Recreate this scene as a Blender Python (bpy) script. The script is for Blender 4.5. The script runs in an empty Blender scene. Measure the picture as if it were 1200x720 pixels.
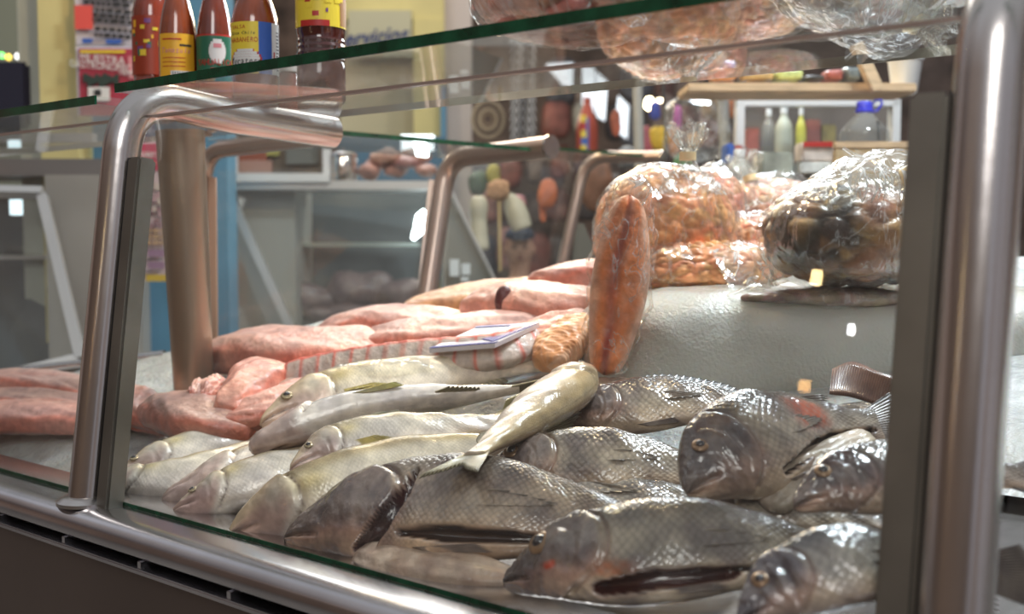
import bpy, bmesh, math, random
import numpy as np
from mathutils import Vector, Matrix, noise
random.seed(7)
C = bpy.context.scene.collection
SC = bpy.context.scene
# ------------------------------------------------------------------ camera
CAMZ = 1.25
YAW, PITCH, FPX = math.radians(39.4), math.radians(3.65), 1300.0
cam_d = bpy.data.cameras.new('camera'); cam = bpy.data.objects.new('camera', cam_d); C.objects.link(cam)
cam.location = (0, 0, CAMZ); cam.rotation_euler = (math.pi/2-PITCH, 0, YAW)
cam_d.sensor_width = 36; cam_d.lens = 36*FPX/1200; cam_d.clip_start = .02
cam_d.dof.use_dof = True; cam_d.dof.focus_distance = 1.22; cam_d.dof.aperture_fstop = 4.5
SC.camera = cam
SC.view_settings.view_transform = 'Standard'; SC.view_settings.look = 'None'
SC.view_settings.exposure = 0.22; SC.view_settings.gamma = 1; SC.view_settings.use_curve_mapping = False
SC.cycles.max_bounces = 10; SC.cycles.transparent_max_bounces = 24
SC.cycles.glossy_bounces = 5; SC.cycles.diffuse_bounces = 3; SC.cycles.caustics_reflective = False; SC.cycles.caustics_refractive = False
SC.cycles.sample_clamp_indirect = 4.0
RH = Vector((math.cos(YAW), math.sin(YAW), 0)); FH = Vector((-math.sin(YAW), math.cos(YAW), 0)); ZU = Vector((0, 0, 1))
FW = FH*math.cos(PITCH)-ZU*math.sin(PITCH); UP = FH*math.sin(PITCH)+ZU*math.cos(PITCH)
CO = Vector((0, 0, CAMZ))
def ray(px, py): return FW+RH*((px-600)/FPX)+UP*((360-py)/FPX)
def at(px, py, D): return CO+ray(px, py)*D
def onz(px, py, z): r = ray(px, py); return CO+r*((z-CAMZ)/r.z)
SLOPE, BZ, BY = .28, .90, .72
def bed(y): return BZ+SLOPE*max(0, y-BY)
def W(px, py, lift=0.0):
    r = ray(px, py); t = (BZ+lift-CAMZ-SLOPE*BY)/(r.z-SLOPE*r.y); return CO+r*t
# ------------------------------------------------------------------ world and lamps
wd = bpy.data.worlds.new('world'); SC.world = wd; wd.use_nodes = True
bg = wd.node_tree.nodes['Background']; bg.inputs[1].default_value = .62
def _wn(t, **k):
    n = wd.node_tree.nodes.new(t)
    for a, b in k.items(): setattr(n, a, b)
    return n
_l = wd.node_tree.links.new; _tc = _wn('ShaderNodeTexCoord'); _mp = _wn('ShaderNodeMapping'); _mp.inputs['Scale'].default_value = (1, 1, .35); _l(_tc.outputs['Generated'], _mp.inputs[0])
_n = _wn('ShaderNodeTexNoise'); _n.inputs['Scale'].default_value = 3.2; _n.inputs['Detail'].default_value = 3; _l(_mp.outputs[0], _n.inputs['Vector'])
_cr = _wn('ShaderNodeValToRGB'); _l(_n.outputs['Fac'], _cr.inputs[0]); _e = _cr.color_ramp.elements     # the hall around the stall: brown stalls, lit aisles
_e[0].position = .34; _e[0].color = (.06, .045, .045, 1); _e[1].position = .70; _e[1].color = (.75, .74, .80, 1)
for _p, _c in ((.44, (.24, .15, .11, 1)), (.50, (.42, .32, .27, 1)), (.56, (.40, .40, .46, 1))): _x = _e.new(_p); _x.color = _c
_sx = _wn('ShaderNodeSeparateXYZ'); _l(_tc.outputs['Generated'], _sx.inputs[0]); _mr = _wn('ShaderNodeMapRange'); _mr.inputs['From Min'].default_value = .25; _mr.inputs['From Max'].default_value = .9; _l(_sx.outputs[2], _mr.inputs[0])
_mx = _wn('ShaderNodeMix', data_type='RGBA'); _l(_mr.outputs[0], _mx.inputs['Factor']); _l(_cr.outputs[0], _mx.inputs['A']); _mx.inputs['B'].default_value = (.66, .68, .72, 1); _l(_mx.outputs['Result'], bg.inputs[0])
def area(name, loc, target, size, power, col, sy=None):
    l = bpy.data.lights.new(name, 'AREA'); l.energy = power; l.color = col; l.size = size
    if sy: l.shape = 'RECTANGLE'; l.size_y = sy
    o = bpy.data.objects.new(name, l); C.objects.link(o); o.location = loc
    o.rotation_euler = (Vector(target)-Vector(loc)).to_track_quat('-Z', 'Y').to_euler(); return o
area('skylight', (-.25, 1.75, 3.0), (-.5, 1.0, .95), .32, 46, (.82, .92, 1))
area('skylight', (-3.5, 3.5, 3.6), (-2.6, 2.8, .9), 2.0, 55, (1, .97, .93))
area('skylight', (1.0, -1.6, 3.0), (-1, 1.0, .9), 1.2, 26, (1, .97, .94))
area('glint_light', (-1.30, 2.50, 2.12), (-.5, .95, 1.0), .22, 11, (.82, .92, 1), .5)  # unseen light added behind the counter for glints on the fish backs
area('glint_light', (-2.0, 2.35, 2.10), (-.9, .9, 1.0), .16, 7, (1, .74, .42), .3)  # warm counterpart, also added out of view for highlights on the fish
def bulb(loc, power, col, r=.03):
    l = bpy.data.lights.new('lamp_bulb', 'POINT'); l.energy = power; l.color = col; l.shadow_soft_size = r
    o = bpy.data.objects.new('lamp_bulb', l); C.objects.link(o); o.location = loc; return o
bulb((-1.75, 1.35, 2.1), 8, (1, .72, .38), .025); bulb((-1.0, 1.35, 2.3), 9, (1, .72, .38), .025); bulb((-4.6, 4.6, 2.3), 30, (1, .85, .6), .1)
bulb((-3.1, 2.1, 2.2), 10, (1, .9, .7), .08); bulb((-2.2, 3.4, 2.4), 14, (1, .92, .8), .1)
# ------------------------------------------------------------------ materials
def nd(m, t, **k):
    n = m.node_tree.nodes.new(t)
    for a, b in k.items(): setattr(n, a, b)
    return n
def L(m, a, b): m.node_tree.links.new(a, b)
def mat(name, col, rough=.5, metal=0, spec=.5, coat=0, noise_s=0, noise_a=0, bump=0, bump_s=60, emit=None, sub=0, stretch=None):
    m = bpy.data.materials.new(name); m.use_nodes = True; b = m.node_tree.nodes['Principled BSDF']
    b.inputs['Base Color'].default_value = (*col, 1); b.inputs['Roughness'].default_value = rough; b.inputs['Metallic'].default_value = metal
    b.inputs['Specular IOR Level'].default_value = spec; b.inputs['Coat Weight'].default_value = coat; b.inputs['Coat Roughness'].default_value = .08
    if sub: b.inputs['Subsurface Weight'].default_value = sub; b.inputs['Subsurface Radius'].default_value = (.02, .008, .004); b.inputs['Subsurface Scale'].default_value = .4
    tc = nd(m, 'ShaderNodeTexCoord'); src = tc.outputs['Object']
    if stretch:
        mp = nd(m, 'ShaderNodeMapping'); mp.inputs['Scale'].default_value = stretch; L(m, src, mp.inputs[0]); src = mp.outputs[0]
    if noise_a:
        n = nd(m, 'ShaderNodeTexNoise'); n.inputs['Scale'].default_value = noise_s; n.inputs['Detail'].default_value = 5; L(m, src, n.inputs['Vector'])
        r = nd(m, 'ShaderNodeMapRange'); r.inputs['From Min'].default_value = .3; r.inputs['From Max'].default_value = .7
        r.inputs['To Min'].default_value = 1-noise_a; r.inputs['To Max'].default_value = 1+noise_a; L(m, n.outputs['Fac'], r.inputs['Value'])
        mx = nd(m, 'ShaderNodeMix', data_type='RGBA', blend_type='MULTIPLY'); mx.inputs['Factor'].default_value = 1
        mx.inputs['A'].default_value = (*col, 1); L(m, r.outputs[0], mx.inputs['B']); L(m, mx.outputs['Result'], b.inputs['Base Color'])
    if bump:
        n = nd(m, 'ShaderNodeTexNoise'); n.inputs['Scale'].default_value = bump_s; n.inputs['Detail'].default_value = 4; L(m, src, n.inputs['Vector'])
        bp = nd(m, 'ShaderNodeBump'); bp.inputs['Strength'].default_value = bump; bp.inputs['Distance'].default_value = .004
        L(m, n.outputs['Fac'], bp.inputs['Height']); L(m, bp.outputs[0], b.inputs['Normal'])
    if emit: b.inputs['Emission Color'].default_value = (*emit[0], 1); b.inputs['Emission Strength'].default_value = emit[1]
    return m
M = {}
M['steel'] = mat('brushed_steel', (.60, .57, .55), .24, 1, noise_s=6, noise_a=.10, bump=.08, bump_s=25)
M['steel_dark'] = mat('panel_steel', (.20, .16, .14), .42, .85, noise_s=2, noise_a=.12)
M['rail'] = mat('polished_rail', (.62, .61, .63), .2, 1, noise_s=8, noise_a=.12)
M['tray'] = mat('wet_tray_steel', (.24, .225, .215), .25, .8, noise_s=14, noise_a=.2, bump=.2, bump_s=30)
M['bar'] = mat('channel_steel', (.26, .25, .22), .38, .8, noise_s=10, noise_a=.2)
M['black'] = mat('black_gasket', (.012, .012, .012), .5)
M['glass_edge'] = mat('green_glass_edge', (.006, .06, .028), .12, 0, .7, noise_s=40, noise_a=.5)
M['pink_tube'] = mat('warm_steel', (.56, .44, .38), .28, .9, noise_s=5, noise_a=.12)
M['column'] = mat('column_steel', (.42, .33, .25), .33, .85, noise_s=4, noise_a=.18, stretch=(1, 1, .15))
M['ice'] = mat('crushed_ice', (.52, .53, .51), .22, 0, .6, noise_s=45, noise_a=.16, bump=.8, bump_s=160, sub=.25)
M['iceblock'] = mat('wet_packed_ice', (.56, .555, .50), .16, 0, .6, noise_s=12, noise_a=.10, bump=.45, bump_s=200, sub=.3)
M['white'] = mat('white_paint', (.72, .74, .76), .4); M['offwhite'] = mat('off_white', (.7, .7, .68), .5)
M['cream'] = mat('cream_wall_paint', (.62, .57, .38), .7, noise_s=3, noise_a=.1)
M['yellow'] = mat('yellow_wall_paint', (.66, .58, .26), .7, noise_s=4, noise_a=.1)
M['pale'] = mat('pale_plaster', (.55, .58, .5), .7, noise_s=5, noise_a=.1)
M['blue'] = mat('blue_wall_paint', (.08, .23, .36), .6, noise_s=5, noise_a=.15)
M['grey'] = mat('grey_panel', (.34, .33, .31), .5, noise_s=4, noise_a=.1)
M['alu'] = mat('aluminium_frame', (.62, .63, .64), .35, .6)
M['dark'] = mat('dark_recess', (.05, .04, .038), .8, noise_s=4, noise_a=.4)
M['clutter'] = mat('dim_brown_wall', (.12, .085, .07), .8, noise_s=5, noise_a=.6)
M['wood'] = mat('pale_wood', (.58, .42, .26), .6, noise_s=18, noise_a=.2, stretch=(1, 1, 6))
M['tile'] = mat('floor_concrete', (.22, .2, .18), .6, noise_s=3, noise_a=.2)
M['roof'] = mat('red_roof_tile', (.24, .06, .05), .6, noise_s=20, noise_a=.3)
def glassmat(name, tint=(.985, .995, .988), haze=.0, ior=1.5, gl=0.0):
    m = bpy.data.materials.new(name); m.use_nodes = True; t = m.node_tree; t.nodes.clear()
    out = nd(m, 'ShaderNodeOutputMaterial'); tr = nd(m, 'ShaderNodeBsdfTransparent'); tr.inputs[0].default_value = (*tint, 1)
    g = nd(m, 'ShaderNodeBsdfGlossy'); g.inputs['Roughness'].default_value = gl; g.inputs[0].default_value = (1, 1, 1, 1)
    fr = nd(m, 'ShaderNodeFresnel'); fr.inputs[0].default_value = ior
    geo = nd(m, 'ShaderNodeNewGeometry'); mxb = nd(m, 'ShaderNodeMath', operation='SUBTRACT'); mxb.inputs[0].default_value = 1
    L(m, geo.outputs['Backfacing'], mxb.inputs[1]); ml = nd(m, 'ShaderNodeMath', operation='MULTIPLY')
    L(m, fr.outputs[0], ml.inputs[0]); L(m, mxb.outputs[0], ml.inputs[1])
    mx = nd(m, 'ShaderNodeMixShader'); L(m, ml.outputs[0], mx.inputs[0]); L(m, tr.outputs[0], mx.inputs[1]); L(m, g.outputs[0], mx.inputs[2])
    last = mx
    if haze:
        d = nd(m, 'ShaderNodeBsdfDiffuse'); d.inputs[0].default_value = (.8, .8, .78, 1); m2 = nd(m, 'ShaderNodeMixShader')
        tc = nd(m, 'ShaderNodeTexCoord'); n = nd(m, 'ShaderNodeTexNoise'); n.inputs['Scale'].default_value = 7; n.inputs['Detail'].default_value = 6
        L(m, tc.outputs['Object'], n.inputs['Vector']); r = nd(m, 'ShaderNodeMapRange'); r.inputs['From Min'].default_value = .35; r.inputs['From Max'].default_value = .7
        r.inputs['To Min'].default_value = haze*.3; r.inputs['To Max'].default_value = haze*1.6; L(m, n.outputs['Fac'], r.inputs[0]); L(m, r.outputs[0], m2.inputs[0])
        L(m, mx.outputs[0], m2.inputs[1]); L(m, d.outputs[0], m2.inputs[2]); last = m2
    L(m, last.outputs[0], out.inputs[0]); return m
M['glass'] = glassmat('clear_display_glass', haze=.015)
M['topglass'] = glassmat('top_display_glass', haze=.07)
M['pet'] = glassmat('clear_plastic_bottle', (.9, .93, .92), haze=.12, gl=.08)
def filmmat(name, haze=.13, tint=(.97, .97, .95)):
    m = bpy.data.materials.new(name); m.use_nodes = True; t = m.node_tree; t.nodes.clear()
    out = nd(m, 'ShaderNodeOutputMaterial'); tr = nd(m, 'ShaderNodeBsdfTransparent'); tr.inputs[0].default_value = (*tint, 1)
    g = nd(m, 'ShaderNodeBsdfGlossy'); g.inputs['Roughness'].default_value = .16
    d = nd(m, 'ShaderNodeBsdfDiffuse'); d.inputs[0].default_value = (.85, .85, .83, 1)
    tc = nd(m, 'ShaderNodeTexCoord'); mp = nd(m, 'ShaderNodeMapping'); mp.inputs['Scale'].default_value = (1, 1, .45); L(m, tc.outputs['Object'], mp.inputs[0])
    n = nd(m, 'ShaderNodeTexNoise'); n.inputs['Scale'].default_value = 22; n.inputs['Detail'].default_value = 3; n.inputs['Distortion'].default_value = 1.2; L(m, mp.outputs[0], n.inputs['Vector'])
    w = nd(m, 'ShaderNodeMath', operation='SUBTRACT'); w.inputs[1].default_value = .5; L(m, n.outputs['Fac'], w.inputs[0])
    a = nd(m, 'ShaderNodeMath', operation='ABSOLUTE'); L(m, w.outputs[0], a.inputs[0])       # ridged creases
    bp = nd(m, 'ShaderNodeBump'); bp.inputs['Strength'].default_value = .8; bp.inputs['Distance'].default_value = .010; bp.invert = True
    L(m, a.outputs[0], bp.inputs['Height']); L(m, bp.outputs[0], g.inputs['Normal'])
    f0 = nd(m, 'ShaderNodeFresnel'); f0.inputs[0].default_value = 1.45; L(m, bp.outputs[0], f0.inputs['Normal']); fr = nd(m, 'ShaderNodeMath', operation='MULTIPLY'); fr.inputs[1].default_value = .27; fr.use_clamp = True; L(m, f0.outputs[0], fr.inputs[0])
    cr = nd(m, 'ShaderNodeMapRange'); cr.inputs['From Min'].default_value = 0; cr.inputs['From Max'].default_value = .018; cr.inputs['To Min'].default_value = min(1, haze*2.2); cr.inputs['To Max'].default_value = haze*.2; L(m, a.outputs[0], cr.inputs[0])
    m1 = nd(m, 'ShaderNodeMixShader'); L(m, cr.outputs[0], m1.inputs[0]); L(m, tr.outputs[0], m1.inputs[1]); L(m, d.outputs[0], m1.inputs[2])
    m2 = nd(m, 'ShaderNodeMixShader'); L(m, fr.outputs[0], m2.inputs[0]); L(m, m1.outputs[0], m2.inputs[1]); L(m, g.outputs[0], m2.inputs[2])
    L(m, m2.outputs[0], out.inputs[0]); return m
M['film'] = filmmat('clear_plastic_film')
M['film_mid'] = filmmat('creased_plastic_film', .17)
M['film_thick'] = filmmat('milky_plastic_film', .42)
def skinmat(name, scale_size=.0055, scale_amt=1.0, rough=.24, metal=.0, bump=.5, lump=60, coat=.6, mott=26, mamt=.8):
    """wet skin or flesh: base colour from the 'col' attribute; its alpha says where scales grow"""
    m = bpy.data.materials.new(name); m.use_nodes = True; b = m.node_tree.nodes['Principled BSDF']
    b.inputs['Roughness'].default_value = rough; b.inputs['Metallic'].default_value = metal; b.inputs['Coat Weight'].default_value = coat; b.inputs['Coat Roughness'].default_value = .06
    at_ = nd(m, 'ShaderNodeAttribute'); at_.attribute_name = 'col'
    uv = nd(m, 'ShaderNodeUVMap'); mp = nd(m, 'ShaderNodeMapping'); mp.inputs['Rotation'].default_value = (0, 0, math.pi/4); L(m, uv.outputs[0], mp.inputs[0])
    v = nd(m, 'ShaderNodeTexVoronoi', voronoi_dimensions='2D'); v.inputs['Scale'].default_value = 1/scale_size; v.inputs['Randomness'].default_value = .3; L(m, mp.outputs[0], v.inputs['Vector'])
    sc = nd(m, 'ShaderNodeMath', operation='MULTIPLY'); sc.inputs[1].default_value = scale_amt; L(m, at_.outputs['Alpha'], sc.inputs[0])
    r = nd(m, 'ShaderNodeMapRange'); r.inputs['From Min'].default_value = .25; r.inputs['From Max'].default_value = .68; r.inputs['To Min'].default_value = 1.10; r.inputs['To Max'].default_value = .55; L(m, v.outputs['Distance'], r.inputs[0])
    mx = nd(m, 'ShaderNodeMix', data_type='RGBA', blend_type='MULTIPLY'); L(m, sc.outputs[0], mx.inputs['Factor']); L(m, at_.outputs['Color'], mx.inputs['A']); L(m, r.outputs[0], mx.inputs['B'])
    tc = nd(m, 'ShaderNodeTexCoord'); n = nd(m, 'ShaderNodeTexNoise'); n.inputs['Scale'].default_value = lump; n.inputs['Detail'].default_value = 5; L(m, tc.outputs['Object'], n.inputs['Vector'])
    r2 = nd(m, 'ShaderNodeMapRange'); r2.inputs['From Min'].default_value = .3; r2.inputs['From Max'].default_value = .7; r2.inputs['To Min'].default_value = .82; r2.inputs['To Max'].default_value = 1.15; L(m, n.outputs['Fac'], r2.inputs[0])
    m2 = nd(m, 'ShaderNodeMix', data_type='RGBA', blend_type='MULTIPLY'); m2.inputs['Factor'].default_value = 1; L(m, mx.outputs['Result'], m2.inputs['A']); L(m, r2.outputs[0], m2.inputs['B'])
    n3 = nd(m, 'ShaderNodeTexNoise'); n3.inputs['Scale'].default_value = mott; n3.inputs['Detail'].default_value = 4; L(m, tc.outputs['Object'], n3.inputs['Vector']); r3 = nd(m, 'ShaderNodeValToRGB'); L(m, n3.outputs['Fac'], r3.inputs[0])
    e = r3.color_ramp.elements; e[0].position = .36; e[0].color = (.50, .45, .48, 1); e[1].position = .64; e[1].color = (1.25, 1.18, 1.08, 1); m3 = nd(m, 'ShaderNodeMix', data_type='RGBA', blend_type='MULTIPLY'); m3.inputs['Factor'].default_value = mamt
    L(m, m2.outputs['Result'], m3.inputs['A']); L(m, r3.outputs[0], m3.inputs['B']); L(m, m3.outputs['Result'], b.inputs['Base Color'])
    inv = nd(m, 'ShaderNodeMath', operation='MULTIPLY'); L(m, v.outputs['Distance'], inv.inputs[0]); L(m, sc.outputs[0], inv.inputs[1])
    b1 = nd(m, 'ShaderNodeBump'); b1.invert = True; b1.inputs['Strength'].default_value = .6; b1.inputs['Distance'].default_value = .0016; L(m, inv.outputs[0], b1.inputs['Height'])
    b2 = nd(m, 'ShaderNodeBump'); b2.inputs['Strength'].default_value = bump; b2.inputs['Distance'].default_value = .004; L(m, n.outputs['Fac'], b2.inputs['Height']); L(m, b1.outputs[0], b2.inputs['Normal'])
    L(m, b2.outputs[0], b.inputs['Normal']); L(m, b2.outputs[0], b.inputs['Coat Normal']); return m
M['tilapia'] = skinmat('wet_grey_fish_skin', .0050, .6, .17, .0, .38, 90, .9, 24, 1.0)
M['slim'] = skinmat('wet_silver_fish_skin', .0034, .22, .27, .05, .35, 70, .6, 22, .5)
M['flesh'] = skinmat('wet_pink_flesh', .01, 0, .36, 0, .7, 85, .3, 22, .45)
M['lumps'] = skinmat('lumpy_orange_roe', .01, 0, .4, 0, .4, 90, .3)
M['fin'] = skinmat('wet_fin', .01, 0, .3, 0, .2, 60, .3)
M['eye'] = mat('fish_eye', (.015, .012, .015), .06, coat=1); M['eyering'] = mat('fish_eye_ring', (.42, .33, .2), .25, .4, noise_s=90, noise_a=.4)
M['eyering_grey'] = mat('fish_eye_ring_grey', (.26, .16, .09), .25, .3, noise_s=90, noise_a=.4)
_cm = {}
def cmat(col, rough=.5, name='painted_plastic', **k):
    key = (tuple(round(c, 3) for c in col), rough, name)
    if key not in _cm: _cm[key] = mat(name, col, rough, **k)
    return _cm[key]
# ------------------------------------------------------------------ object helpers
def tag(o, label=None, cat=None, group=None, kind=None):
    if label: o['label'] = label
    if cat: o['category'] = cat
    if group: o['group'] = group
    if kind: o['kind'] = kind
    return o
def empty(name, loc, label, cat, group=None):
    o = bpy.data.objects.new(name, None); o.empty_display_size = .05; C.objects.link(o); o.location = loc
    return tag(o, label, cat, group)
def link(name, me, m, parent=None, smooth=False):
    o = bpy.data.objects.new(name, me); C.objects.link(o)
    if m is not None: me.materials.append(m)
    if smooth: me.polygons.foreach_set('use_smooth', [True]*len(me.polygons))
    if parent is not None: o.parent = parent; o.matrix_parent_inverse = Matrix.Translation(parent.location).inverted() if parent.type == 'EMPTY' and parent.parent is None else Matrix()
    return o
class MB:
    def __init__(s): s.v, s.f = [], []
    def add(s, v, f): n = len(s.v); s.v += [tuple(p) for p in v]; s.f += [tuple(i+n for i in q) for q in f]; return s
    def box(s, c, ax, h):      # centre, three axes, half sizes
        c = Vector(c); v = [c+ax[0]*h[0]*i+ax[1]*h[1]*j+ax[2]*h[2]*k for i in (-1, 1) for j in (-1, 1) for k in (-1, 1)]
        return s.add(v, [(0, 1, 3, 2), (4, 6, 7, 5), (0, 4, 5, 1), (2, 3, 7, 6), (0, 2, 6, 4), (1, 5, 7, 3)])
    def abox(s, lo, hi):
        lo, hi = Vector(lo), Vector(hi); h = (hi-lo)/2; return s.box((lo+hi)/2, (Vector((1, 0, 0)), Vector((0, 1, 0)), ZU), h)
    def hexa(s, a, b):         # bottom quad and top quad
        return s.add(list(a)+list(b), [(3, 2, 1, 0), (4, 5, 6, 7), (0, 1, 5, 4), (1, 2, 6, 5), (2, 3, 7, 6), (3, 0, 4, 7)])
    def tube(s, pts, r, n=24, caps=True):
        pts = [Vector(p) for p in pts]; rs = r if isinstance(r, (list, tuple)) else [r]*len(pts); prev = None; rings = []
        for i, p in enumerate(pts):
            t = (pts[min(i+1, len(pts)-1)]-pts[max(i-1, 0)]).normalized()
            if prev is None: a = Vector((1, 0, 0)) if abs(t.x) < .9 else Vector((0, 1, 0)); u = t.cross(a).normalized()
            else: u = (prev-t*prev.dot(t)).normalized()
            prev = u; w = t.cross(u); rings.append([p+(u*math.cos(2*math.pi*k/n)+w*math.sin(2*math.pi*k/n))*rs[i] for k in range(n)])
        f = [(i*n+k, i*n+(k+1) % n, (i+1)*n+(k+1) % n, (i+1)*n+k) for i in range(len(pts)-1) for k in range(n)]
        if caps: f += [tuple(range(n-1, -1, -1)), tuple((len(pts)-1)*n+k for k in range(n))]
        return s.add([p for r_ in rings for p in r_], f)
    def lathe(s, c, prof, n=32):
        c = Vector(c); v = [c+Vector((r*math.cos(2*math.pi*k/n), r*math.sin(2*math.pi*k/n), z)) for r, z in prof for k in range(n)]
        f = [(i*n+k, i*n+(k+1) % n, (i+1)*n+(k+1) % n, (i+1)*n+k) for i in range(len(prof)-1) for k in range(n)]
        f += [tuple(range(n-1, -1, -1)), tuple((len(prof)-1)*n+k for k in range(n))]; return s.add(v, f)
    def build(s, name, m, parent=None, smooth=False, bevel=0):
        me = bpy.data.meshes.new(name); me.from_pydata(s.v, [], s.f); me.update()
        if bevel:
            bm = bmesh.new(); bm.from_mesh(me); bmesh.ops.recalc_face_normals(bm, faces=bm.faces)
            bmesh.ops.bevel(bm, geom=list(bm.edges), offset=bevel, segments=2, affect='EDGES'); bm.to_mesh(me); bm.free()
        o = link(name, me, m, parent, smooth)
        if smooth:
            try: me.set_sharp_from_angle(angle=math.radians(40))
            except Exception: pass
        return o
def arc_path(a, b, c, r, n=10):    # a->b->c with a rounded corner at b
    a, b, c = Vector(a), Vector(b), Vector(c); p, q = b+(a-b).normalized()*r, b+(c-b).normalized()*r
    return [a]+[(p*(1-t)**2+b*2*t*(1-t)+q*t*t) for t in [i/n for i in range(n+1)]]+[c]
def text(s, pos, size, xdir, ydir, m, parent, name='lettering', align='CENTER', squash=1, shear=0, thick=.0004, label=None):
    cu = bpy.data.curves.new(name, 'FONT'); cu.body = s; cu.size = size; cu.align_x = align; cu.align_y = 'CENTER'; cu.extrude = thick; cu.shear = shear; cu.offset = size*.02 if thick > .001 else 0; cu.resolution_u = 3
    o = bpy.data.objects.new('tmp', cu); C.objects.link(o); dg = bpy.context.evaluated_depsgraph_get()
    me = bpy.data.meshes.new_from_object(o.evaluated_get(dg)); bpy.data.objects.remove(o); x, y = Vector(xdir).normalized(), Vector(ydir).normalized(); z = x.cross(y)
    mt = Matrix((x*squash, y, z)).transposed().to_4x4(); mt.translation = Vector(pos); me.transform(mt); me.materials.clear()
    t = link(name, me, m, parent); return t
# grids with colours ----------------------------------------------------
def gridmesh(name, P, col, uvs, m, parent, closed=True, cap=True):
    nu, nv = P.shape[:2]; v = P.reshape(-1, 3); f = []
    for i in range(nu-1):
        for k in range(nv if closed else nv-1):
            k2 = (k+1) % nv; f.append((i*nv+k, i*nv+k2, (i+1)*nv+k2, (i+1)*nv+k))
    if closed and cap: f += [tuple(range(nv-1, -1, -1)), tuple((nu-1)*nv+k for k in range(nv))]
    me = bpy.data.meshes.new(name); me.from_pydata(v.tolist(), [], f); me.update()
    a = me.color_attributes.new('col', 'FLOAT_COLOR', 'POINT'); a.data.foreach_set('color', col.reshape(-1).astype(np.float32))
    ul = me.uv_layers.new(name='UVMap'); idx = np.zeros(len(me.loops), dtype=np.int32); me.loops.foreach_get('vertex_index', idx)
    uv = uvs.reshape(-1, 2)[idx]; ul.data.foreach_set('uv', uv.reshape(-1).astype(np.float32))
    return link(name, me, m, parent, True)
def sm(a, b, x): t = np.clip((x-a)/(b-a), 0, 1); return t*t*(3-2*t)
def spline(pts, u):
    pts = [np.array(p, float) for p in pts]
    if len(pts) == 2: return pts[0][None]*(1-u)[:, None]+pts[1][None]*u[:, None]
    d = [0]
    for a, b in zip(pts, pts[1:]): d.append(d[-1]+np.linalg.norm(b-a))
    d = np.array(d)/d[-1]; P = np.array(pts); n = len(pts)
    T = np.array([(P[min(i+1, n-1)]-P[max(i-1, 0)])/(d[min(i+1, n-1)]-d[max(i-1, 0)]) for i in range(n)])
    k = np.clip(np.searchsorted(d, u, 'right')-1, 0, n-2); h = (d[k+1]-d[k])[:, None]; t = ((u-d[k])[:, None])/h
    return (2*t**3-3*t**2+1)*P[k]+(t**3-2*t**2+t)*h*T[k]+(-2*t**3+3*t**2)*P[k+1]+(t**3-t**2)*h*T[k+1]
class Loft:
    """a body lofted along a spine; c=+1 is its back, c=-1 its belly, s=+1 the side towards 'face'"""
    def __init__(s, pts, prof, face, roll=0, e=1.0):
        s.pts = [np.array(p, float) for p in pts]; s.prof = np.array(prof, float); s.e = e; s.face = np.array(face, float); s.roll = roll
        q = spline(s.pts, np.linspace(0, 1, 60)); s.L = float(np.linalg.norm(np.diff(q, axis=0), axis=1).sum())
    def frame(s, u):
        u = np.atleast_1d(u); p = spline(s.pts, u); t = spline(s.pts, np.clip(u+.01, 0, 1))-spline(s.pts, np.clip(u-.01, 0, 1)); t /= np.linalg.norm(t, axis=1)[:, None]
        S = s.face[None]-t*(t@s.face)[:, None]; S /= np.linalg.norm(S, axis=1)[:, None]; D = np.cross(S, t); c, r = math.cos(s.roll), math.sin(s.roll)
        return p, t, S*c+D*r, D*c-S*r
    def surf(s, u, th, dsp=None):
        u = np.atleast_1d(u); th = np.atleast_1d(th); p, t, S, D = s.frame(u); pr = [np.interp(u, s.prof[:, 0], s.prof[:, i]) for i in (1, 2, 3)]
        c, sn = np.cos(th), np.sin(th); ce = np.sign(c)*np.abs(c)**s.e; se = np.sign(sn)*np.abs(sn)**s.e
        h = np.where(c >= 0, pr[0], pr[1])*ce; w = pr[2]*se; q = p+D*h[:, None]+S*w[:, None]
        n = D*(ce*pr[2]+1e-6)[:, None]+S*(se*np.where(c >= 0, pr[0], pr[1]))[:, None]; n /= np.linalg.norm(n, axis=1)[:, None]+1e-9
        if dsp is not None: q = q+n*dsp[:, None]
        return q, n
    def mesh(s, name, m, parent, color, disp=None, nu=110, nv=64):
        a = (1-np.cos(np.linspace(0, math.pi, nu)))/2; u = .55*a+.45*np.linspace(0, 1, nu); th = np.linspace(0, 2*math.pi, nv, endpoint=False)
        U, T = np.meshgrid(u, th, indexing='ij'); c, sn = np.cos(T), np.sin(T); d = disp(U, c, sn) if disp else np.zeros_like(U)
        q, n = s.surf(U.ravel(), T.ravel(), d.ravel()); P = q.reshape(nu, nv, 3)
        col = color(U, c, sn); h = np.mean(s.prof[:, 1]); uv = np.stack([U*s.L, T*h*1.1], -1)
        return gridmesh(name, P, col, uv, m, parent)
def smooth_prof(pr, n=60):
    pr = np.array(pr, float); u = np.linspace(0, 1, n)**1.3; o = [u]
    P = spline([p for p in pr], np.linspace(0, 1, 200)); P[:, 0] = np.maximum.accumulate(np.clip(P[:, 0], 0, 1))
    for i in range(1, pr.shape[1]): o.append(np.maximum(np.interp(u, P[:, 0], P[:, i]), 0))
    return np.stack(o, 1)
def nz(P, f, seed=0): return np.array([noise.noise(Vector(p)*f+Vector((seed, seed*1.7, 0))) for p in P.reshape(-1, 3)]).reshape(P.shape[:-1])
def C3(*c): return np.array(c)
def mixc(A, B, t): return A*(1-t[..., None])+B*t[..., None]
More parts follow.
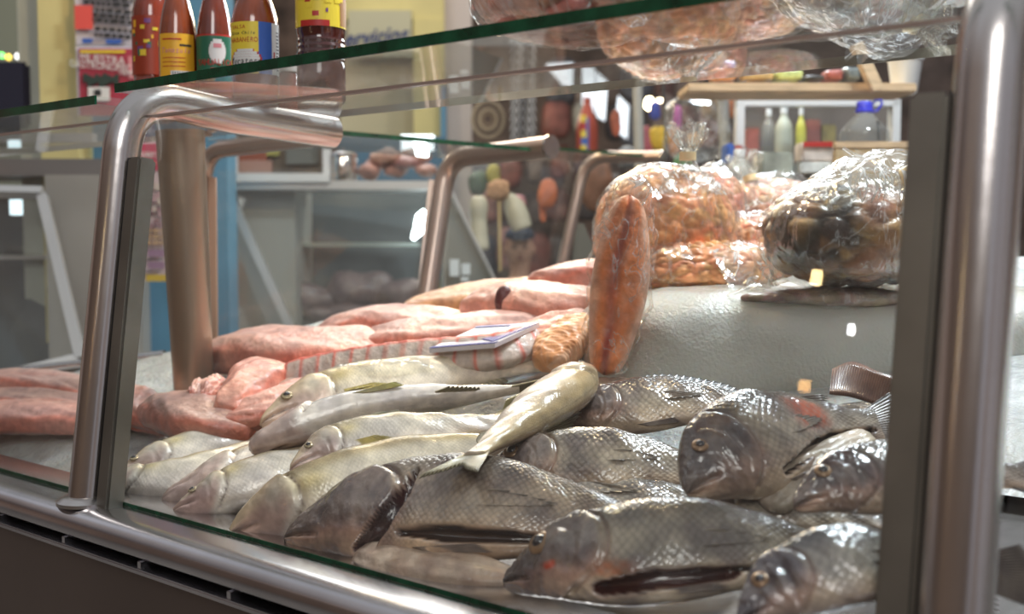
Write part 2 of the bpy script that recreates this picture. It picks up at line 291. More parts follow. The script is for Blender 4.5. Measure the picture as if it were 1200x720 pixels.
# fins ------------------------------------------------------------------
def fin(name, base, tip, parent, c0, c1, rays=14, thick=.0012, wav=.0012, edge=.12, m=None):
    """base and tip: lists of points; a thin ribbed blade between them"""
    n1 = rays*6+1; n2 = 9; u = np.linspace(0, 1, n1); B, T = spline(base, u), spline(tip, u); k = np.linspace(0, 1, n2)
    ser = 1+edge*(np.abs(((u*rays) % 1)-.5)*-2+.5); nrm = np.cross(B[-1]-B[0], T[n1//2]-B[n1//2]); nrm /= np.linalg.norm(nrm)+1e-9
    rib = np.cos(u*rays*2*math.pi); front = []; back = []
    for kk in k:
        p = B+(T-B)*(kk*(1+(ser-1)*kk))[:, None]; off = (wav*rib*kk)[:, None]*nrm[None]; h = thick*(1-.8*kk)
        front.append(p+off+nrm*h); back.append(p+off-nrm*h)
    P = np.array(front+back[::-1]); kk = np.concatenate([k, k[::-1]])[:, None]*np.ones((1, n1)); P = P.transpose(1, 0, 2); kk = kk.T
    r = (rib*.5+.5)[:, None]*np.ones_like(kk); col = mixc(C3(*c0)*np.ones(kk.shape+(3,)), C3(*c1), kk); col = col*(.62+.45*r)[..., None]
    col = np.concatenate([col, np.zeros(kk.shape+(1,))], -1); return gridmesh(name, P, col, np.stack([kk, r], -1), m or M['fin'], parent)
def eyeball(parent, lf, u, th, r, ring, out=.35):
    q, n = lf.surf([u], [th]); q, n = Vector(q[0])+Vector(n[0])*.0012, Vector(n[0]); 
    def disc(rr, hh, nm, m, par):
        a = n.orthogonal().normalized(); b = n.cross(a); v = []; nn, mm = 20, 7
        for j in range(mm):
            t = j/(mm-1)*math.pi/2; v += [q+(a*math.cos(2*math.pi*k/nn)+b*math.sin(2*math.pi*k/nn))*rr*math.cos(t)+n*(hh*math.sin(t)) for k in range(nn)]
        f = [(j*nn+k, j*nn+(k+1) % nn, (j+1)*nn+(k+1) % nn, (j+1)*nn+k) for j in range(mm-1) for k in range(nn)]+[tuple(range(nn-1, -1, -1))]
        return MB().add(v, f).build(nm, m, par, True)
    e = disc(r, r*out, 'eye', ring, parent); e2 = disc(r*.62, r*(out+.22), 'pupil', M['eye'], e); return e
# ------------------------------------------------------------------ fish
TIL = smooth_prof([(0, 0, 0, 0), (.012, .032, .030, .020), (.05, .066, .060, .040), (.12, .115, .098, .062), (.22, .168, .138, .080), (.34, .200, .165, .088), (.48, .205, .165, .084), (.62, .17, .14, .066), (.76, .115, .10, .044), (.88, .075, .07, .026), (1, .065, .06, .012)])
SLM = smooth_prof([(0, 0, 0, 0), (.012, .014, .022, .016), (.06, .032, .042, .032), (.14, .053, .062, .044), (.25, .072, .080, .056), (.40, .078, .088, .056), (.58, .068, .074, .048), (.76, .047, .047, .032), (.9, .031, .030, .018), (1, .030, .029, .010)])
def nface(P, k=.7):
    t = (CO-Vector(P)).normalized(); return np.array((t*(1-k*.5)+ZU*k).normalized())
def seg_mask(U, V, pts, r, sf=.78):
    m = np.zeros_like(U)
    for (a, b) in zip(pts, pts[1:]):
        ax, ay, ar = a; bx, by, br = b; dx, dy = bx-ax, by-ay; t = np.clip(((U-ax)*dx+(V-ay)*dy*.04)/(dx*dx+dy*dy*.04+1e-9), 0, 1)
        d = np.hypot((U-ax-dx*t), (V-ay-dy*t)*.2); rr = (ar+(br-ar)*t)*r; m = np.maximum(m, 1-sm(sf, 1.0, d/np.maximum(rr, 1e-5)))
    return m
def fish(name, kind, spine, label, group, hs=1.0, roll=0, facek=.7, slit=None, gape=0, tail=True, eye=True, dorsal=True, pect=True, tint=(1, 1, 1), red=None, ws=1.0, hump=0, seed=1, pelvic=True, pink=.5, cat='fish', analf=True, eu=.155):
    pts = [W(*p) for p in spine]; q = spline(pts, np.linspace(0, 1, 40)); Ln = float(np.linalg.norm(np.diff(q, axis=0), axis=1).sum())
    pr = (TIL if kind == 'tilapia' else SLM).copy(); pr[:, 1:] *= Ln*hs; pr[:, 3] *= ws
    mid = sum(pts, Vector())/len(pts); root = empty(name, pts[0], label, cat, group)
    if kind != 'tilapia': pr[:, 1:] *= 1.27
    lf = Loft(pts, pr, nface(mid, facek), roll, .92); til = kind == 'tilapia'; ug = .335 if til else .27; tint = np.array(tint); rs = np.random.RandomState(seed)
    def vcoord(c): return c
    def disp(U, c, s):
        g = ug-.11*(c-.05)**2 if til else ug-.07*(c-.05)**2; side = np.clip(s*3, 0, 1)
        d = -.0030*Ln/.3*np.exp(-((U-g-.004)/.006)**2)*side*(np.abs(c) < .93)+.0028*Ln/.3*sm(g+.002, g-.012, U)*sm(.08, .2, U)*side
        g2 = g-.075-.03*c; d -= .0012*np.exp(-((U-g2)/.007)**2)*side*(np.abs(c-.0) < .7)      # cheek line
        ml = -.05-3.2*U if til else -.02-2.2*U; mo = np.exp(-((c-ml)/(.10))**2)*sm(.13 if til else .15, .09, U); d -= .0040*mo*Ln/.3
        d += .0022*np.exp(-((c-ml-.22)/(.10))**2)*sm(.09, .05, U); d += .002*np.exp(-((c-ml+.25)/(.12))**2)*sm(.10, .05, U)
        d += .0014*np.sin(U*37+c*4+seed)*sm(.3, .4, U)*side*.5
        hd = sm(ug+.01, ug-.04, U)*side; d += hd*(.0014*nz(np.stack([U*26, c*2.6, np.zeros_like(U)+seed], -1), 1.0)+.0007*nz(np.stack([U*70, c*7, np.zeros_like(U)+seed], -1), 1.0)+.0016*np.exp(-((U-.21)/.03)**2-((c-.1)/.25)**2)-.0014*np.exp(-((U-.11)/.02)**2-((c-.15)/.15)**2))*(1 if til else .6)
        if slit:
            for sl in slit: d -= sl[1]*.6*seg_mask(U, c, sl[0], 1.05, .35)*(s > 0)
        return d
    def color(U, c, s):
        if til:
            back, fl, be = C3(.135, .130, .120), C3(.30, .275, .235), C3(.55, .46, .36); head = C3(.155, .135, .135)
            k = mixc(mixc(back*np.ones(U.shape+(3,)), fl, sm(.85, .15, c)), be, sm(-.1, -.75, c))
            hcol = mixc(head*np.ones(U.shape+(3,)), C3(.38, .29, .235), sm(.15, -.7, c)); hm = sm(ug, ug-.03, U+.10*(c-.05)**2); k = mixc(k, hcol, hm)
        else:
            back, fl, be = C3(.46, .37, .22), C3(.84, .77, .66), C3(.90, .82, .74); head = C3(.72, .56, .40)
            k = mixc(mixc(back*np.ones(U.shape+(3,)), fl, sm(.8, .35, c)), be, sm(.1, -.5, c))
            hcol = mixc(head*np.ones(U.shape+(3,)), C3(.58, .45, .40)*(1-pink)+C3(.58, .36, .33)*pink, sm(.5, -.1, c)); hm = sm(ug, ug-.05, U+.07*(c-.05)**2)*.85; k = mixc(k, hcol, hm)
            k = mixc(k, C3(.72, .68, .60), .75*np.exp(-((U-.2)/.03)**2-((c-.25)/.4)**2)*(s > 0))    # shiny gill cover
            k = mixc(k, C3(.66, .50, .12), .6*np.exp(-((U-.30)/.05)**2-((c-.3)/.3)**2))
        ml = -.05-3.2*U if til else -.02-2.2*U; k = mixc(k, C3(.10, .07, .06), .7*np.exp(-((c-ml)/.07)**2)*sm(.13, .09, U))
        g = ug-(.10 if til else .07)*(c-.05)**2; k = mixc(k, C3(.12, .07, .06), .75*np.exp(-((U-g-.004)/.005)**2)*(np.abs(c) < .9)*(s > 0))
        if til: k = mixc(k, C3(.075, .062, .07), .55*sm(ug, ug-.05, U)*np.clip(2.2*nz(np.stack([U*22, c*2.4, np.zeros_like(U)+seed*2], -1), 1.0), 0, 1)*(c > -.5)); k = mixc(k, C3(.50, .30, .24), .35*sm(ug, ug-.04, U)*np.exp(-((c+.45+.1*np.sin(U*30))/.2)**2))
        blot = np.sin(U*19+seed*3)*np.sin(c*5+seed)*np.sin(U*41+c*7); k = k*(1+.13*blot)[..., None]
        if til: k = mixc(k, C3(.42, .22, .17), .35*np.exp(-((U-.33)/.03)**2-((c+.25)/.3)**2))
        if red is not None:
            for (ru, rc, su, sc_, colr, amt) in red: k = mixc(k, C3(*colr), np.clip(amt*1.6*np.exp(-((U-ru)/su)**4-((c-rc)/sc_)**4)*(.75+.35*np.sin(U*160)*np.sin(c*23)), 0, 1)*(s > 0))
        if slit:
            for sl in slit:
                mk = seg_mask(U, c, sl[0], 1)*(s > 0); rim = np.clip(seg_mask(U, c, sl[0], 1.22)-mk, 0, 1)*(s > 0)
                k = mixc(k, C3(.55, .42, .33), rim*.6); k = mixc(k, C3(*sl[2]), np.clip(mk*1.6, 0, 1))
        k = np.clip(k*tint, 0, 1); sc_ = sm(ug, ug+.03, U+.10*(c-.05)**2)*sm(-1.0, -.6, c)
        if slit:
            for sl in slit: sc_ = sc_*(1-seg_mask(U, c, sl[0], 1.3)*(s > 0))
        if red is not None:
            for (ru, rc, su, sc2, colr, amt) in red: sc_ = sc_*(1-.8*np.exp(-((U-ru)/su)**4-((c-rc)/sc2)**4))
        sc_ = np.maximum(sc_, .30*sm(.20, .24, U)*(c > -.5)) if til else sc_
        return np.concatenate([k, sc_[..., None]], -1)
    hi = bool(slit) or til
    b = lf.mesh('body', M['tilapia' if til else 'slim'], root, color, disp, 190 if hi else 120, 104 if hi else 64)
    if eye:
        if til: eyeball(root, lf, eu, math.acos(.44), .0098*Ln/.28, M['eyering_grey'])
        else: eyeball(root, lf, .115, math.acos(.42), .0062*Ln/.3, M['eyering'])
    p, t, S, D = lf.frame(np.array([.97, 1.0])); e = p[1]; t = t[1]; S, D = S[1], D[1]; fc = (.20, .17, .15) if til else (.46, .42, .26)
    if tail:
        h = pr[-1, 1]
        if til: tl = Ln*.24; tip = [e+t*tl*.92+D*h*2.5, e+t*tl*1.05+D*h*1.1, e+t*tl*1.05-D*h*1.1, e+t*tl*.92-D*h*2.5]
        else: tl = Ln*.17; tip = [e+t*tl+D*h*2.6, e+t*tl*.75+D*h*1.0, e+t*tl*.5, e+t*tl*.75-D*h*1.0, e+t*tl-D*h*2.6]
        fin('tail_fin', [e-t*.012+D*h*.9, e-t*.008, e-t*.012-D*h*.9], tip, root, fc, tuple(x*.75 for x in fc), 20)
    def side_pt(u, c, off=0.0): q, n = lf.surf([u], [math.acos(c)]); return q[0]+n[0]*off
    if dorsal:
        us = np.linspace(.36 if til else .36, .86 if til else .5, 6); p, t, S, D = lf.frame(us); hh = np.interp(us, pr[:, 0], pr[:, 1])
        bs = [p[i]+D[i]*hh[i]*.93 for i in range(6)]; hgt = np.array([.6, 1, 1, .95, 1.1, .5])*Ln*(.055 if til else .05)
        tp = [p[i]+D[i]*(hh[i]+hgt[i]*.45)+t[i]*hgt[i]*.9-S[i]*hgt[i]*.25 for i in range(6)]; fin('dorsal_fin', bs, tp, root, (.12, .11, .10) if til else (.42, .40, .22), (.07, .065, .06) if til else (.3, .3, .2), 16)
    if pect:
        if til: bs = [side_pt(.365, .06, -.001), side_pt(.37, -.0, -.001), side_pt(.37, -.08, -.001)]; tp = [side_pt(.58, .20, .0015), side_pt(.70, .10, .002), side_pt(.56, -.10, .0015)]; cc = ((.42, .31, .23), (.27, .24, .20))
        else: bs = [side_pt(.29, -.24, -.001), side_pt(.295, -.34, -.001)]; tp = [side_pt(.42, -.20, .002), side_pt(.49, -.40, .003), side_pt(.41, -.62, .002)]; cc = ((.86, .72, .26), (.60, .52, .18))
        fin('pectoral_fin', bs, tp, root, cc[0], cc[1], 9, edge=.10, wav=.0005, thick=.0006)
    if pelvic:
        u0 = .40; bs = [side_pt(u0, -.86, 0), side_pt(u0+.04, -.93, 0)]; tp = [side_pt(u0+.16, -.80, .006), side_pt(u0+.19, -.93, .004)]
        fin('pelvic_fin', bs, tp, root, (.40, .33, .27) if til else (.5, .44, .2), (.25, .21, .2) if til else (.36, .34, .12), 6, wav=.0006)
    if analf:
        us = np.linspace(.70, .84, 4); p, t, S, D = lf.frame(us); hh = np.interp(us, pr[:, 0], pr[:, 2]); hg = np.array([1, .9, .7, .4])*Ln*.07
        fin('anal_fin', [p[i]-D[i]*hh[i]*.92 for i in range(4)], [p[i]-D[i]*(hh[i]+hg[i]*.5)+t[i]*hg[i]*.8 for i in range(4)], root, fc, tuple(x*.7 for x in fc), 8)
    return root, lf
def flap(parent, pts, prof, col0, col1, name='belly_flap', facek=.7, roll=0, m='flesh', seed=3, amp=.003, nf=30):
    q = [W(*p) for p in pts]; lf = Loft(q, smooth_prof(prof), nface(sum(q, Vector())/len(q), facek), roll)
    def color(U, c, s):
        k = mixc(C3(*col0)*np.ones(U.shape+(3,)), C3(*col1), np.clip(.5+.5*np.sin(U*9+c*3+seed)*np.cos(U*23+seed)+.25*c, 0, 1)); return np.concatenate([k, np.zeros(U.shape+(1,))], -1)
    def disp(U, c, s): return amp*(np.sin(U*nf+c*5+seed)*.5+np.sin(U*nf*2.3-c*7+seed*2)*.3+np.sin(c*9+U*5+seed))*sm(0, .1, U)*sm(1, .9, U)*.6
    return lf.mesh(name, M[m], parent, color, disp, 90, 48)
def part_parent(o): return o
# ------------------------------------------------------------------ the hall
AX = (Vector((1, 0, 0)), Vector((0, 1, 0)), ZU); AR = (RH, FH, ZU)
def struct(name, mb, m): o = mb.build(name, m); return tag(o, kind='structure')
struct('floor', MB().abox((-12, -5, -.1), (6, 12, 0)), M['tile'])
struct('wall_back', MB().box(at(600, 360, 8.2)-ZU*0+FH*.3, AR, (8, .1, 3)), M['clutter'])
struct('wall_front', MB().abox((-9, -4.2, 0), (5, -4, 3)), cmat((.30, .21, .16), .8, 'brown_wall'))
def quadbox(x0, y0, x1, y1, D, t):      # box with its near face spanning those directions at distance D, set square to the aisle
    a, b = at(x0, y1, D), at(x1, y0, D); ca = (a+b)/2; w = abs((b-a).dot(RH))/2; h = abs(b.z-a.z)/2
    return MB().box(ca+FH*(t/2+abs((b-a).dot(FH))/2), AR, (w, t/2, h))
def pbox(name, x0, y0, x1, y1, D, t, m, label=None, cat=None, group=None, parent=None, bevel=0):
    o = quadbox(x0, y0, x1, y1, D, t).build(name, m, parent, False, bevel); return tag(o, label, cat, group) if label else o
def sbox(name, x0, y0, x1, y1, D, t, m): o = pbox(name, x0, y0, x1, y1, D, t, m); return tag(o, kind='structure')
sbox('wall_left', -420, -160, 36, 700, 4.2, .15, cmat((.26, .28, .22), .7, 'dim_green_wall'))
sbox('trim_1', 18, -60, 44, 700, 2.95, .12, M['pale']); sbox('trim_2', 42, -60, 86, 700, 2.9, .14, M['yellow'])
sbox('trim_3', 84, -60, 262, 660, 3.0, .1, M['blue']); sbox('trim_4', 136, 200, 163, 640, 2.97, .08, M['grey'])
sbox('wall_right', 396, -140, 548, 640, 5.0, .15, M['cream'])
sbox('trim_5', 400, -30, 520, 22, 4.9, .12, M['yellow']); sbox('trim_6', 484, 22, 520, 400, 4.9, .1, M['yellow'])
sbox('trim_7', 520, -60, 552, 400, 4.95, .1, cmat((.52, .46, .43), .7, 'plaster'))
sbox('trim_8', 516, 100, 522, 400, 4.88, .1, M['blue'])
sg = pbox('painted_sign', 408, 12, 482, 66, 4.88, .02, cmat((.50, .48, .33), .6, 'sign_board'), 'cream wall sign with blue handwritten Servicios behind the bottles', 'sign')
text('Servicios', at(434, 44, 4.86), .10, RH+ZU*.09, ZU, cmat((.03, .05, .16), .5, 'blue_sign_paint'), sg, shear=.3, thick=.002, squash=.9)
# bright slanted strips high at the far wall, built as emissive panes
LIT = mat('bright_strip_pane', (.7, .72, .75), .5, emit=((.82, .9, 1), 1.1))
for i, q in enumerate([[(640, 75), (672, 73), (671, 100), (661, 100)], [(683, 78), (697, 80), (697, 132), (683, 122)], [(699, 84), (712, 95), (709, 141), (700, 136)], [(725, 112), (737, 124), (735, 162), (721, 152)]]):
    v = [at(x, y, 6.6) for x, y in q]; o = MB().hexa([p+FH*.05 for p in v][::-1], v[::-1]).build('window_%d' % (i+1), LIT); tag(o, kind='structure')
# awning
aw = empty('awning', at(630, 5, 5.5), 'red corrugated awning with dark eave above the far stalls', 'awning')
g = MB()
for k in range(16):
    a, b = at(592+k*10, -30, 5.4), at(632+k*8.5, 14-k*.2, 5.2); g.tube([a, b], .022, 10)
g.build('roof_ridge', cmat((.36, .20, .19), .6, 'awning_tile'), aw, True)
MB().hexa([at(545, 12, 5.2), at(632, 18, 5.2), at(632, 18, 6.0), at(545, 12, 6.0)], [at(545, 6, 5.2), at(600, -20, 5.2), at(600, -20, 6), at(545, 6, 6.0)]).build('eave_board', cmat((.10, .03, .025), .5, 'dark_red_board'), aw)
pbox('fascia', 548, 6, 586, 10, 5.15, .02, cmat((.45, .08, .06), .5, 'red_trim'), parent=aw)
rp = MB().tube([at(613, -20, 4.2), at(613, 8, 4.2)], .012, 12).tube([at(613, 8, 4.2), at(612, 14, 4.2), at(613, 22, 4.2)], [.018, .05, .02], 14).build('hanging_rope', cmat((.5, .48, .46), .7, 'grey_rope'), None, True); tag(rp, 'knotted pale rope hanging in front of the red awning', 'rope')
# ------------------------------------------------------------------ fish counter
X1, X2 = -1.216, -.216; GL, GR = -3.0, .55
cz = empty('fish_counter', (X1, .66, 0), 'long stainless steel fish display counter with slanted glass front', 'display counter')
prof = [(.76, .902), (.76, .934), (.672, .935), (.657, .932), (.649, .926), (.645, .917), (.646, .908), (.652, .904)]
m = MB(); n = len(prof); v = [(x, y, z) for x in (GL, GR) for y, z in prof]; m.add(v, [tuple(range(n))[::-1], tuple(range(n, 2*n))]+[(k, (k+1) % n, n+(k+1) % n, n+k) for k in range(n)])
m.build('front_rail', M['rail'], cz, True)
MB().abox((GL, .638, .893), (GR, .66, .8985)).build('trim_strip', M['rail'], cz, False, .0015)
for x in np.arange(GL+.1, GR, .155): MB().abox((x, .641, .898), (x+.006, .652, .906)).build('strip_clip', M['rail'], cz)
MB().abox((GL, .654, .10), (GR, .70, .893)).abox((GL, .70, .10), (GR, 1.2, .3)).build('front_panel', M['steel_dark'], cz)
# sloping tray
YM = ([-3.0, -2.3, -2.08, -1.80, -1.74, -1.28, -1.10], [.90, .95, 1.0, 1.17, 1.25, 1.66, 1.86])
def ymax(x): return float(np.interp(x, *YM))
tx_ = [GL, -2.3, -2.08, -1.8, -1.74, -1.5, -1.28, -1.1, GR]; tv = []
for x in tx_: tv += [(x, .70, .6), (x, .70, .884), (x, .76, .886), (x, ymax(x), bed(ymax(x))-.03), (x, ymax(x), .6)]
tf = [(i*5+k, i*5+k+1, i*5+k+6, i*5+k+5) for i in range(len(tx_)-1) for k in range(4)]+[(0, 1, 2, 3, 4), tuple(range(len(tx_)*5-1, len(tx_)*5-6, -1))]
MB().add(tv, tf).build('tray', M['tray'], cz)
for X in (X1, X2):
    pt = arc_path((X, .684, .925), (X, .750, 1.424), (X, .90, 1.407), .075, 14)+[(X, 1.075, 1.398)]; p = MB().tube(pt, .0225, 32).build('tube_post', M['steel'], cz, True)
    s = 1 if X == X1 else -1; x = X+s*(.040 if s > 0 else .036)
    bt = [(x, .690, .93), (x, .743, 1.342)]; d = (Vector(bt[1])-Vector(bt[0])).normalized(); a3 = (Vector((1, 0, 0)), d.cross(Vector((1, 0, 0))).normalized(), d); cc = (Vector(bt[0])+Vector(bt[1]))/2
    MB().box(cc, a3, (.0125, .012, (Vector(bt[1])-Vector(bt[0])).length/2)).build('glass_channel', M['bar'], cz, False, .003)
    MB().box(cc-Vector((s*.0145, 0, 0)), a3, (.0025, .008, (Vector(bt[1])-Vector(bt[0])).length/2)).build('gasket', M['black'], cz)
    MB().lathe((X, .684, .934), [(.034, 0), (.034, .004), (.028, .008), (.024, .010)], 32).build('post_flange', M['steel'], cz, True)
def pane(name, a, b, c, d, t, m): # quad with thickness along t
    v = [Vector(p) for p in (a, b, c, d)]; t = Vector(t); return MB().hexa([p+t for p in v], v).build(name, m, cz)
gx = .022
for a, b in ((GL, X1-gx), (X1+gx, X2-gx), (X2+gx, GR)):
    y0, y1 = .702, .764; pane('front_glass', (a, y0, .930), (b, y0, .930), (b, y1, 1.393), (a, y1, 1.393), (0, .006, 0), M['glass'])
    MB().abox((a, y1-.001, 1.3925), (b, y1+.007, 1.3955)).build('glass_edge', cmat((.46, .34, .30), .25, 'worn_glass_edge'), cz)
    MB().abox((a, y0-.0012, .935), (b, y0-.0001, .9395)).build('glass_edge', M['glass_edge'], cz)
    dz = -.010 if a == GL else 0
    MB().abox((a, .7225, 1.4185+dz), (b, 1.068, 1.4280+dz)).build('top_glass', M['topglass'], cz)
    MB().abox((a, .7195, 1.4180+dz), (b, .7224, 1.4285+dz)).build('glass_edge', M['glass_edge'], cz)
    MB().abox((a, 1.0681, 1.4185+dz), (b, 1.0695, 1.4280+dz)).build('glass_edge', cmat((.62, .60, .48), .2, 'pale_glass_edge'), cz)
c0, c1 = W(228, 470), at(211, 146, 1.74)
MB().tube([c0-(c1-c0)*.05, c0, (c0+c1)/2, Vector((c1.x, c1.y, 1.415))], [.031, .031, .034, .0375], 32).build('support_column', M['column'], cz, True)
# wing of the counter behind, its frames and panes
wg = empty('counter_wing', (-1.7, 1.5, 0), 'rear wing of glass counter framed in bent steel tubes behind fillets', 'display counter')
def frame_(bx, by, base, bend, end, r):
    s = MB().tube(arc_path(base, bend, end, .07, 10), r, 24).build('tube_post', M['pink_tube'], wg, True); MB().tube([Vector(end)-(Vector(end)-Vector(bend)).normalized()*.002, Vector(end)+(Vector(end)-Vector(bend)).normalized()*.004], r*1.1, 24).build('end_cap', M['steel'], s, True)
b = at(238, 178, 2.17); frame_(0, 0, at(246, 440, 2.25), b, Vector((-1.49, b.y, b.z+.01)), .016)
MB().tube([at(249, 208, 2.16), at(251, 440, 2.2)], .010, 4).build('glass_channel', cmat((.50, .30, .20), .5, 'copper_channel'), wg)
b = at(524, 186, 2.40); frame_(0, 0, at(497, 372, 2.33), b, at(645, 172, 2.2), .0215)
MB().tube([at(507, 212, 2.40), at(491, 372, 2.35)], .012, 4).build('glass_channel', M['pink_tube'], wg)
b = at(687, 184, 2.9); frame_(0, 0, at(656, 325, 2.9), b, at(776, 184, 2.8), .0155)
P1, P2 = at(345, 154, 1.86), at(652, 180, 2.26); off = Vector((-.27, .02, 0))
def slab(P1, P2, off, t, e):
    z = Vector((0, 0, t)); MB().hexa([P1, P2, P2+off, P1+off], [P1+z, P2+z, P2+off+z, P1+off+z]).build('top_glass', M['topglass'], wg); n = -off.normalized()*.002
    MB().hexa([P1, P2, P2+n, P1+n], [P1+z, P2+z, P2+n+z, P1+n+z]).build('glass_edge', M['glass_edge'], wg)
slab(P1, P2, off, .008, 0); slab(at(650, 176, 2.85), at(778, 186, 2.8), off, .007, 0)
v = [at(256, 420, 2.2), at(497, 372, 2.36), at(522, 192, 2.42), at(256, 200, 2.2)]; MB().hexa([p+FH*.006 for p in v], v).build('side_glass', M['glass'], wg)
v = [at(505, 366, 2.4), at(657, 325, 2.95), at(686, 190, 2.95), at(528, 190, 2.45)]; MB().hexa([p+FH*.006 for p in v], v).build('side_glass', M['glass'], wg)
# ------------------------------------------------------------------ ice
def icefield():
    xs = np.linspace(GL, GR-.02, 260); X, Y = np.meshgrid(xs, np.linspace(0, 1, 120), indexing='ij'); y0_ = np.interp(xs, [-1.35, -.95], [.80, 1.12]); Y = y0_[:, None]+Y*(np.interp(xs, *YM)-y0_)[:, None]; Z = BZ+SLOPE*(Y-BY)
    P = np.stack([X, Y, Z], -1); a = nz(P, 9, 3)*.012+nz(P, 40, 5)*.005; edge = sm(0, .06, Y-y0_[:, None]+nz(P, 12)*.03); P[..., 2] = Z-.012+(.012+a)*edge
    o = gridmesh('crushed_ice', P, np.ones(P.shape[:2]+(4,))*.7, P[..., :2], M['ice'], None, closed=False); return tag(o, 'crushed ice bed spread over the sloping counter tray', 'ice', kind='stuff')
icefield()
MB().tube([(GL, .905, .965), (-2.3, .955, .975), (-2.08, 1.005, .99), (-1.80, 1.175, 1.03)], .009, 12).build('rear_rail', M['rail'], cz, True)
def blob(name, c, ax, h, m, parent, noi=(.004, 20), col=None, e=1.0, nu=70, nv=70, colf=None, seed=0, power=1.0, lump=None, flat=0):
    """rounded lump about centre c with half sizes h along the axes ax"""
    a = np.linspace(.001, math.pi-.001, nu); b = np.linspace(0, 2*math.pi, nv, endpoint=False); A, B = np.meshgrid(a, b, indexing='ij')
    f = lambda x: np.sign(x)*np.abs(x)**e; d = np.stack([f(np.sin(A))*f(np.cos(B)), f(np.sin(A))*f(np.sin(B)), f(np.cos(A))], -1)
    if power != 1: k = 1-.5*(1-power)*(1+d[..., 2]); d[..., 0] *= k; d[..., 1] *= k
    if flat: d[..., 2] = np.maximum(d[..., 2], -flat)
    R = np.array([list(x) for x in ax]); P = np.array(c)+(d*np.array(h))@R; nn = d@R; nn /= np.linalg.norm(nn, axis=-1)[..., None]
    q = nz(P, noi[1], seed)*noi[0]+nz(P, noi[1]*3, seed+2)*noi[0]*.35; shade = np.zeros(A.shape)
    if lump:
        fr, am = lump; L1 = np.array([noise.voronoi(Vector(p)*fr)[0][0:2] for p in P.reshape(-1, 3)]); g = np.clip((L1[:, 1]-L1[:, 0]).reshape(A.shape)*2.2, 0, 1); q += am*(g**.6-.6); shade = 1-g
        cid = np.array([noise.cell(Vector(noise.voronoi(Vector(p)*fr)[1][0])*7.3) for p in P.reshape(-1, 3)]).reshape(A.shape)
    P = P+nn*q[..., None]
    if colf: k = colf(P, d, A, B)
    else: k = np.ones(A.shape+(3,))*C3(*(col or (.6, .6, .6)))
    if lump: k = k*(1-.22*shade**2)[..., None]*(1+.12*cid)[..., None]; k[..., 1] *= 1-.16*cid
    k = np.concatenate([np.clip(k, 0, 1), np.zeros(A.shape+(1,))], -1); return gridmesh(name, P, k, np.stack([A, B], -1)*.1, m, parent)
# packed ice mound at the back right
c = W(905, 420, .040)+FH*.16+RH*.17
o = blob('ice_mound', c, AR, (.40, .17, .085), M['iceblock'], None, (.010, 9), e=.55, nu=90, nv=150); tag(o, 'smooth mound of packed wet ice behind the tilapias', 'ice')
# ------------------------------------------------------------------ fish, back to front
GS, GT = 'slim silver fish heaped on the left', 'tilapias heaped on the right'
G1, G2 = (.30, .06, .05), (.03, .02, .018)
TG = dict(hs=1.0)
S = lambda nm, sp, lb, **k: fish('silver_fish', 'slim', sp, lb, GS, **k)
fish('silver_fish', 'slim', [(738, 448, .045), (690, 462, .045), (610, 492, .04), (540, 520, .03)], 'olive headed slim fish lying under the diagonal one', GS, hs=.85, seed=12, tail=False, eye=False, dorsal=False, pect=False, pelvic=False, analf=False, tint=(.75, .72, .6))
S('silver_fish', [(268, 507, .025), (330, 478, .03), (420, 452, .03), (540, 430, .03), (640, 425, .025)], 'slim fish with grey jaw poking out under the topmost long fish', dorsal=False, hs=.95, seed=2, roll=.5, tint=(.85, .82, .82))
S('silver_fish', [(305, 499, .062), (345, 479, .066), (400, 461, .066), (490, 446, .062), (570, 432, .058), (640, 424, .05)], 'slim golden fish with visible eye, topmost of the long row', dorsal=False, hs=1.0, seed=3, facek=.5, tint=(1.02, 1.0, .93))
S('silver_fish', [(106, 578, .02), (150, 570, .025), (215, 560, .03), (290, 535, .03), (370, 505, .03)], 'slim fish whose snout touches the glass beside the left post', dorsal=False, hs=.95, pect=False, seed=4, pink=.8)
S('silver_fish', [(134, 564, .03), (172, 545, .035), (240, 522, .035), (300, 505, .03), (380, 490, .02)], 'slim yellowish fish farthest left beside the bare tray', dorsal=False, hs=.95, pect=False, seed=5, pink=.5)
S('silver_fish', [(190, 590, .02), (260, 560, .03), (330, 535, .03), (420, 515, .03), (520, 500, .02)], 'pale slim fish lying between the two leftmost pink heads', dorsal=False, hs=1.0, seed=6, roll=.6, eye=False)
S('silver_fish', [(204, 602, .026), (250, 583, .036), (300, 563, .045), (370, 545, .04), (470, 530, .03)], 'slim fish with large pink head pointing at the front glass', dorsal=False, hs=1.15, pect=False, seed=7, pink=1.0)
S('silver_fish', [(268, 630, .024), (310, 605, .040), (380, 580, .055), (480, 548, .06), (570, 530, .06), (640, 512, .055)], 'long slim fish with golden back behind the front tilapia', dorsal=False, hs=1.1, pect=False, eye=False, seed=8, pink=1.0, roll=-.5, tint=(1, .98, .92))
S('silver_fish', [(292, 528, .070), (330, 510, .078), (400, 487, .080), (480, 471, .078), (550, 463, .075), (608, 456, .07)], 'slim fish turned belly up showing smooth white underside', dorsal=False, hs=1.0, seed=9, roll=1.15, eye=False, tint=(.95, .96, .98), pect=True, pink=.3)
S('silver_fish', [(340, 552, .080), (385, 528, .086), (440, 515, .086), (510, 505, .082), (590, 494, .07)], 'slim fish with open mouth and yellow fin beneath the belly up one', hs=1.2, seed=10, facek=.5, tint=(1, 1, 1))
S('silver_fish', [(690, 434, .085), (672, 452, .092), (632, 480, .10), (590, 510, .106), (556, 534, .112)], 'pale slim fish lying diagonally across the others, head upper right', hs=1.15, seed=11, pect=False, dorsal=False, roll=-.5, eye=False, tint=(1.04, .98, .9), pink=.1)
